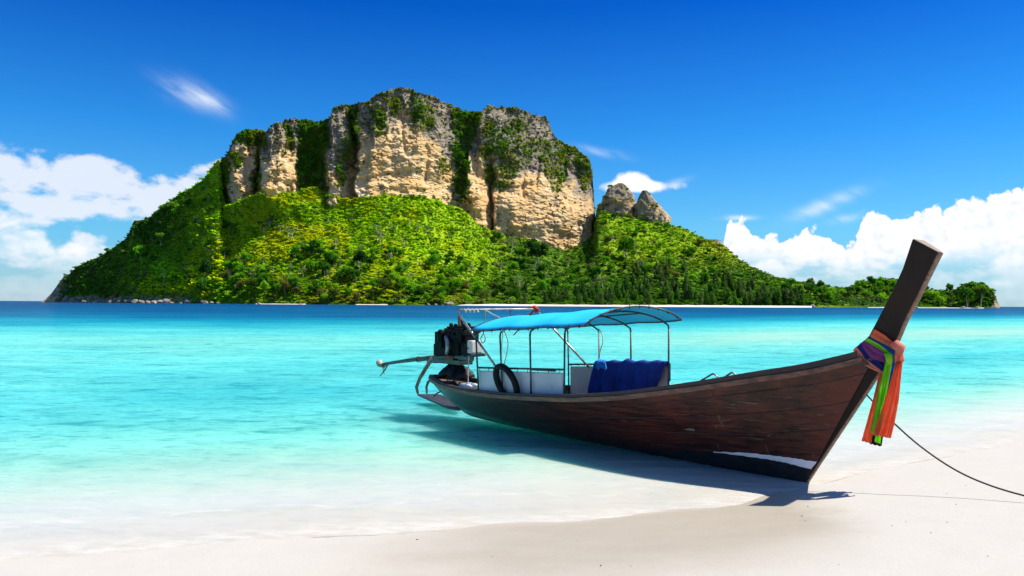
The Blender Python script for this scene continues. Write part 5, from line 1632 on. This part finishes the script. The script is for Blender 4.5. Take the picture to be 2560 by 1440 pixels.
mb.box(ep(1130, 903), (1.0, .36, .10)); mb.box(ep(1085, 902), (.34, .16, .09)); mb.box(ep(1165, 896, .24), (.5, .04, .08))
mb.build('engine_bed', frame_m, eng, bevel=.01)
MB().box(ep(1122, 895, .26), (.30, .04, .10)).build('rust_plate', rust_m, eng, bevel=.008)
MB().tube([ep(1140, 905), ep(1139, 925)], [.13, .17], 10).build('pedestal', engine_m, eng)
sp = [ep(1090, 893), ep(1045, 898), ep(1000, 904), ep(956, 911)]
MB().tube(sp, [.055, .05, .042, .036], 10).build('shaft_tube', frame_m, eng, smooth=True)
MB().tube([ep(1075, 897) , ep(1046, 902)], .030, 8).build('shaft_brace', frame_m, eng)
MB().lathe(ep(1046, 898), [(.065, -.02), (.065, .02)], 'X', 10).build('shaft_collar', rust_m, eng)
MB().lathe(ep(948, 907), [(.0, -.085), (.05, -.07), (.078, -.02), (.08, .03), (.05, .075), (.0, .09)], 'X', 14).build('float_cap', plain('chalky_float', (.36, .32, .25), (.50, .46, .38), 8, .8), eng, smooth=True)
mb = MB()
hub = ep(957, 917)
mb.lathe(hub, [(.02, -.05), (.032, -.02), (.032, .05), (.02, .08)], 'X', 10)
mb.build('propeller_hub', steel_m, eng, smooth=True)
for an in (2.9, 1.0, -1.1):
    d = Vector((0, math.sin(an), -math.cos(an) if False else math.cos(an))); s_ = Vector((.7, .7 * math.cos(an), -.7 * math.sin(an)))
    rows = []
    for i in range(6):
        t = i / 5; w_ = .055 * math.sin(math.pi * (0.15 + .8 * t)) ; c_ = hub + d * (.03 + .16 * t)
        rows.append([c_ - s_ * w_, c_ + Vector((.006, 0, 0)), c_ + s_ * w_])
    MB().sheet(rows).build('propeller_blade', plain('bronze', (.22, .17, .10), (.36, .29, .19), 8, .45, metal=.5) if an == 2.9 else bpy.data.materials['bronze'], eng, smooth=True, thick=.01)
MB().tube([ep(972, 908), ep(962, 925), ep(950, 940)], [.018, .018, .012], 7).build('skeg', frame_m, eng)
# dark sheet bundled round the pedestal
mb = MB(); prof = []
c0 = bp(1138, 922, 0)
rows = []
for j, (r_, z_) in enumerate(((.13, .12), (.20, .06), (.33, -.02), (.40, -.10), (.43, -.17))):
    rows.append([(c0.x + r_ * (1 + .22 * math.sin(5 * a + j) + .10 * math.sin(11 * a + 2 * j)) * math.cos(a) * 0.95, c0.y + r_ * (1 + .2 * math.sin(4 * a + j)) * math.sin(a) * .8, c0.z + z_ + .035 * math.sin(6 * a + j) + .02 * math.sin(13 * a + 3 * j)) for a in np.linspace(0, 2 * math.pi, 40, endpoint=False)])
mb.sheet(rows, closed=True)
loose_mesh('cover_sheet', mb, c0, plain('dark_plastic_sheet', (.005, .005, .006), (.022, .021, .022), 5, .55, bump=.01, spec=.25), 'crumpled dark sheet bundled round the foot of the engine on the stern', 'sheet', smooth=True, thick=.006)

# ---- things on the boat -----------------------------------------------------------------------
# tyre fender leaning on the white curtain
tc = bp(1267, 957, VP + .05)
mb = MB(); R_, r_ = .285, .062
TU = (bp(1287, 985, VP + .1) - bp(1245, 930, VP + .1)); 
for i in range(28):
    pass
ring = []
for i in range(30):
    a = 2 * math.pi * i / 30
    # ring stands in the boat's long plane, slightly skewed like the photo's ellipse
    ring.append(tc + Vector((.245 * math.cos(a) - .10 * math.sin(a), -.01 - .05 * math.sin(a), .295 * math.sin(a))))
mb.tube(ring, r_, 12, closed=True)
loose_mesh('tyre_fender', mb, tc, rubber_m, 'black tyre hung as a fender against the white curtain', 'tyre', smooth=True)
# blue cloth over the far rail
P0, P1 = bp(1493, 905, -VP + .04), bp(1671, 906, -VP + .04)
rows = []
for i in range(61):
    t = i / 60; top_ = P0.lerp(P1, t) + Vector((0, 0, .03 + .028 * math.exp(-((t - .47) / .05) ** 2) + .012 * math.sin(t * 31)))
    r = []
    for j in range(18):
        u = j / 17
        ps = .035 * math.sin(t * 30 + 1.2 * math.sin(3 * u)) + .022 * math.sin(t * 71 + u) + .03 * math.exp(-((t - .42) / .06) ** 2) * math.sin(t * 140)
        spread = -0.16 * (1 - t) * u + (-0.30 * max(0, t - .78) / .22 * u ** 1.2)
        ang = min(u * 9, 1.0)
        r.append(top_ + Vector((spread, -.07 * math.sin(ang * 1.57) - ps * (.25 + u), -.66 * max(0, u - .05) - .03 * (1 - math.cos(ang * 1.57)))))
    back = [r[0] + Vector((0, .06, -.06 * k)) for k in (6, 3, 1)]
    rows.append(back + r)
loose_mesh('blue_cloth', MB().sheet(rows), P0.lerp(P1, .5), blue_m, 'deep blue cloth draped over the far side rail under the awning', 'cloth', smooth=True, thick=.006)
P0, P1 = bp(1496, 904, -VP + .14), bp(1517, 906, -VP + .14)
rows = []
for i in range(21):
    t = i / 20; top_ = P0.lerp(P1, t) + Vector((0, 0, .045 + .012 * math.sin(t * 20))); r = []
    for j in range(9):
        u = j / 8; r.append(top_ + Vector((.05 * (t - .3) * u, -.05 * min(u * 4, 1) - .016 * math.sin(t * 34 + 2 * u), -.17 * u * (1 + .12 * math.sin(t * 9)))))
    rows.append(r)
loose_mesh('light_blue_cloth', MB().sheet(rows), P0, lightblue_m, 'small light blue cloth lying over the corner of the deep blue one', 'cloth', smooth=True, thick=.006)
# red cloth tied on the stern hoop
kn = cF + Vector((-.02, 0, 0))
mb = MB(); mb.tube([kn + Vector((-.09, -.08, .012)), kn + Vector((0, 0, .03)), kn + Vector((.05, .04, -.02)), kn + Vector((.0, .02, -.06))], [.03, .05, .05, .03], 8)
e1 = bp(1312, 806, -VP + .1); e2 = bp(1284, 838, -VP + .1)
rows = []
for i in range(14):
    t = i / 13; c_ = kn.lerp(e1, min(t * 2, 1)) if t < .5 else e1.lerp(e2, (t - .5) * 2)
    w_ = .035 + .02 * math.sin(6 * t); rows.append([c_ + Vector((w_ * k, .02 * math.sin(4 * k + 5 * t), 0.01 * k)) for k in (-1, -.5, 0, .5, 1)])
mb.sheet(rows)
loose_mesh('red_cloth', mb, kn, redc_m, 'red cloth knotted to the corner of the stern hoop', 'cloth', smooth=True, thick=.005)


def rope(name, pts, r, mat, label, group=None, closed=False, seg=6):
    mb = MB(); P = [Vector(p_) for p_ in pts]
    fine_ = []
    n_ = len(P)
    for i in range(n_ if closed else n_ - 1):                       # Catmull-Rom
        p0, p1, p2, p3 = P[(i - 1) % n_] if (closed or i > 0) else P[0], P[i], P[(i + 1) % n_], P[(i + 2) % n_] if (closed or i + 2 < n_) else P[-1]
        for k in range(5):
            t = k / 5; fine_.append(.5 * ((2 * p1) + (p2 - p0) * t + (2 * p0 - 5 * p1 + 4 * p2 - p3) * t * t + (3 * p1 - p0 - 3 * p2 + p3) * t ** 3))
    if not closed: fine_.append(P[-1])
    mb.tube(fine_, r, seg, closed=closed)
    return loose_mesh(name, mb, pts[0], mat, label, 'rope', group, smooth=True)


rope('rope_loop', [bp(1213, 776, .3), bp(1212, 800, .3), bp(1209, 832, .3), bp(1202, 846, .3), bp(1206, 857, .3), bp(1213, 850, .3), bp(1210, 833, .3)], .010, bamboo_m, 'short rope with an eye hanging under the rear edge of the awning')
rope('rope_loop', [bp(1259, 824, VP + .03), bp(1256, 840, VP + .03), bp(1254, 880, VP + .03), bp(1255, 922, VP + .03), bp(1262, 905, VP + .03), bp(1270, 860, VP + .03), bp(1264, 836, VP + .03), bp(1259, 826, VP + .03)], .009, rope_m, 'long pale rope loop hanging from the near edge of the awning to the rail')
rope('rope_loop', [bp(1497, 822, -VP + .03), bp(1505, 835, -VP + .03), bp(1507, 855, -VP + .03), bp(1500, 880, -VP + .03), bp(1498, 905, -VP + .03), bp(1497, 870, -VP + .03), bp(1496, 830, -VP + .03)], .009, rope_m, 'pale rope loop hanging on the far post behind the blue cloth')
rope('guy_rope', [bp(1213, 775, .35), bp(1238, 789, .3), bp(1264, 800, .25)], .010, rope_m, 'pale rope running from the stern hoop down to the awning top')
rope('hoop_lashing', [bp(1160, 777, .72) + Vector((0, .03 * math.sin(k * 2.1), .035 * math.cos(k * 2.1))) + Vector((.012 * k, .025 * k, 0)) for k in range(12)], .014, rope_m, 'rope lashing wound round the near corner of the stern hoop')
rope('hanging_line', [bp(1172, 890, .3), bp(1171, 920, .3), bp(1170, 964, .3)], .010, rope_m, 'pale line hanging from the engine frame into the stern')
rope('orange_rope', [bp(1122, 930, .1), bp(1117, 945, .15), bp(1121, 957, .2), bp(1126, 938, .15), bp(1132, 948, .2), bp(1150, 964, .35)], .013, orope_m, 'orange rope coiled in the open stern well')
c0 = bp(1165, 965, .42)
mb = MB(); mb.lathe(c0, [(.0, -.17), (.05, -.15), (.055, .0), (.05, .12), (.02, .15), (.02, .18)], 'X', 12); mb.lathe(c0 + Vector((.05, .12, .01)), [(.0, -.17), (.05, -.15), (.055, .0), (.05, .12), (.02, .15), (.02, .18)], 'X', 12)
loose_mesh('plastic_bag', mb, c0, plain('pale_blue_plastic', (.45, .62, .70), (.68, .74, .77), 12, .35, trans=.2, bump=.01), 'pale blue and white plastic bundle lying in the stern beside the curtain', 'bag', smooth=True)
# mooring line from the stem to the beach
def on_sand(x, y, up=.012):
    z = 0.0
    for _ in range(8):
        p_ = ground(x, y, z + up); z = sand_z(p_[0], p_[1])
    return Vector(((p_ - BO) @ AX, -((p_ - BO) @ AN), z + up))


eL = on_sand(2690, 1266)
st = bp(2160, 980, -.03)
ml = []
mid_px = [(2230, 1053), (2300, 1115), (2380, 1170), (2460, 1208), (2560, 1239)]
for (x, y), t in zip(mid_px, (.15, .30, .46, .62, .80)):
    v = -((st.lerp(eL, t)).y); ml.append(bp(x, y, v))
rope('mooring_line', [st] + ml + [eL, on_sand(2860, 1290), on_sand(3000, 1296)], .011, drope_m, 'dark mooring line running from the stem down to the dry sand')

# ---- sashes tied round the prow ------------------------------------------------------------------
def cloth_mat(name, c1, c2):
    return plain(name, c1, c2, 9.0, 0.8, stretch=(1, 1, 1), bump=.006, trans=.58)


SM = {'orange': cloth_mat('orange_sash_cloth', (.93, .20, .075), (.95, .31, .15)), 'blue': cloth_mat('blue_sash_cloth', (.010, .14, .40), (.015, .20, .52)), 'green': cloth_mat('green_sash_cloth', (.32, .84, .012), (.45, .88, .06)),
      'purple': cloth_mat('purple_sash_cloth', (.26, .045, .26), (.40, .09, .34)), 'navy': cloth_mat('navy_sash_cloth', (.010, .022, .22), (.02, .04, .32)), 'peach': cloth_mat('peach_sash_cloth', (.84, .30, .18), (.86, .40, .30)),
      'plum': cloth_mat('plum_sash_cloth', (.022, .004, .025), (.05, .012, .05))}


def polyat(pts_, t):
    n_ = len(pts_) - 1; k = min(int(t * n_), n_ - 1); f = t * n_ - k
    return (pts_[k][0] * (1 - f) + pts_[k + 1][0] * f, pts_[k][1] * (1 - f) + pts_[k + 1][1] * f)


def wrap(top_, bot, off, v0=0.16, v1=0.06, n=14, m=7):
    """band of cloth round the stem post: near side given by its two edges from back to front, mirrored on the far side"""
    cols = []
    for i in range(n + 1):
        t = i / n; v = v0 + (v1 - v0) * t + off
        a, b_ = polyat(top_, t), polyat(bot, t); col = []
        for j in range(m + 1):
            u = j / m; pl = .010 * math.sin(u * 9.4 + 1.5 * t) * math.sin(math.pi * min(max(t, .08), .92)) + .006 * math.sin(u * 21 + 4 * t)
            q = bp(a[0] * (1 - u) + b_[0] * u, a[1] * (1 - u) + b_[1] * u, v + pl); col.append(q)
        cols.append(col)
    farc = [[Vector((q.x, -q.y, q.z)) for q in col] for col in cols]
    fr = [Vector((q.x + .03, q.y * .5, q.z)) for q in cols[-1]]; fr2 = [Vector((q.x + .03, -q.y * .5, q.z)) for q in cols[-1]]
    bk = [Vector((q.x - .03, q.y * .5, q.z)) for q in cols[0]]; bk2 = [Vector((q.x - .03, -q.y * .5, q.z)) for q in cols[0]]
    return [bk2, bk] + cols + [fr, fr2] + farc[::-1] + [bk2]


def tail(left, right, v, folds, amp, n=26, m=22, jag=0.0, seed=0):
    """hanging end of a sash: pleated sheet between a left and a right edge"""
    rows = []
    for i in range(n + 1):
        t = i / n; a, b_ = polyat(left, t), polyat(right, t); row = []
        for j in range(m + 1):
            u = j / m; x = a[0] * (1 - u) + b_[0] * u; y = a[1] * (1 - u) + b_[1] * u
            if i == n: y += jag * math.sin(u * 17 + seed)
            row.append(bp(x, y, v + amp * (.35 + .65 * t) * math.sin(folds * 2 * math.pi * u + seed + .8 * t) + .3 * amp * math.sin(folds * 4.7 * math.pi * u + seed)))
        rows.append(row)
    return rows


def sash(name, colour, label, wraps=(), tails=(), extra=None):
    mb = MB()
    for w_ in wraps: mb.sheet(wrap(*w_))
    for t_ in tails: mb.sheet(tail(*t_))
    if extra: extra(mb)
    c_ = Vector(mb.v[0])
    o = loose_mesh(name, mb, c_, SM[colour], label, 'scarf', 'scarves tied round the prow', smooth=True, thick=.002)
    return o


T1 = [(2186, 822), (2212, 838), (2236, 858)]; T2 = [(2175, 838), (2204, 854), (2236, 870)]; T3 = [(2166, 845), (2198, 862), (2234, 884)]; T4 = [(2160, 853), (2188, 871), (2222, 892)]
sash('orange_scarf', 'orange', 'bright orange scarf wound highest round the prow, with a wide pleated hanging end', wraps=[(T1, [(2174, 840), (2203, 857), (2236, 873)], .022)],
     tails=[([(2240, 905), (2221, 972), (2197, 1045), (2181, 1087)], [(2257, 900), (2247, 1000), (2236, 1060), (2227, 1096)], .20, 2.6, .034, 26, 40, 0.4, 1)])
sash('blue_scarf', 'blue', 'medium blue scarf between the orange and green ones on the prow', wraps=[([(2176, 836), (2205, 852), (2237, 868)], [(2166, 847), (2198, 864), (2236, 890)], .016)],
     tails=[([(2226, 886), (2222, 935), (2212, 985), (2206, 1010)], [(2241, 888), (2238, 915), (2226, 960), (2216, 1000)], .12, 1.5, .014, 16, 12, 0, 2)])


def gknot(mb):
    mb.tube([bp(2214, 884, .16), bp(2222, 890, .20), bp(2224, 900, .20), bp(2222, 908, .17)], [.025, .045, .045, .03], 10)


sash('green_scarf', 'green', 'lime green scarf knotted in front of the prow with a long hanging end', wraps=[([(2167, 844), (2198, 861), (2226, 882)], [(2161, 854), (2188, 868), (2222, 892)], .025)],
     tails=[([(2216, 898), (2197, 973), (2180, 1063), (2176, 1082)], [(2233, 892), (2226, 930), (2214, 998), (2204, 1085)], .16, 1.8, .026, 26, 30, 0.5, 3), ([(2190, 1075), (2188, 1090), (2186, 1104)], [(2204, 1075), (2203, 1092), (2201, 1110)], .17, 1.5, .012, 6, 10, 0.8, 4)], extra=gknot)
sash('purple_scarf', 'purple', 'broad purple scarf in the middle of the bundle round the prow', wraps=[([(2160, 851), (2188, 868), (2216, 884)], [(2151, 860), (2178, 897), (2214, 908)], .020, .17, .09)])
sash('navy_scarf', 'navy', 'dark blue scarf wound between the purple and the peach ones', wraps=[([(2152, 857), (2172, 886), (2208, 912)], [(2142, 868), (2166, 902), (2207, 931)], .012, .18, .09)])


def pknot(mb):
    mb.tube([bp(2230, 862, .12), bp(2240, 862, .16), bp(2250, 870, .15), bp(2247, 882, .14), bp(2238, 880, .16)], [.04, .065, .07, .06, .04], 12)
    mb.sheet(tail([(2238, 878), (2235, 893), (2237, 909)], [(2252, 870), (2258, 886), (2261, 903)], .17, 1.5, .02, 10, 14, 1.0, 5))


sash('peach_scarf', 'peach', 'peach pink scarf wound lowest round the bow, with the big knot beside the prow', wraps=[([(2143, 864), (2162, 897), (2206, 928)], [(2133, 875), (2148, 909), (2204, 934)], .030, .16, .08)], extra=pknot)
sash('rear_orange_scarf', 'orange', 'narrow orange scarf end hanging leftmost, behind the lime green one', tails=[([(2199, 928), (2184, 993), (2154, 1102)], [(2209, 926), (2197, 993), (2178, 1109)], .08, 2.0, .02, 22, 16, 0.7, 6)])
sash('plum_scarf', 'plum', 'dark plum scarf end showing only at the bottom of the hanging bundle', tails=[([(2206, 915), (2192, 1000), (2175, 1110)], [(2226, 905), (2222, 1000), (2204, 1116)], .05, 2.0, .016, 22, 16, 1.0, 7)])

# ---- bits of shell and weed on the sand --------------------------------------------------------------
mb = MB(); r_ = np.random.default_rng(21)
for k in range(45):
    x = r_.uniform(1000, 2700); y = r_.uniform(1270, 1470) if x < 2000 else r_.uniform(1230, 1470)
    p_ = ground(x, y)
    if shore_s(np.array([p_[0]]), np.array([p_[1]]))[0] > -0.15: continue
    z_ = sand_z(p_[0], p_[1]); s_ = .005 + .008 * r_.random() ** 2
    R3 = Matrix.Rotation(r_.random() * 6.28, 3, 'Z'); mb.box((p_[0], p_[1], z_ + s_ * .2), (s_ * 2.4, s_, s_ * .6), R3, .5)
tag(mb.build('beach_litter', plain('shell_bits', (.12, .085, .06), (.45, .38, .30), 30, .9)), 'tiny scattered bits of shell and weed on the sand', kind='stuff')
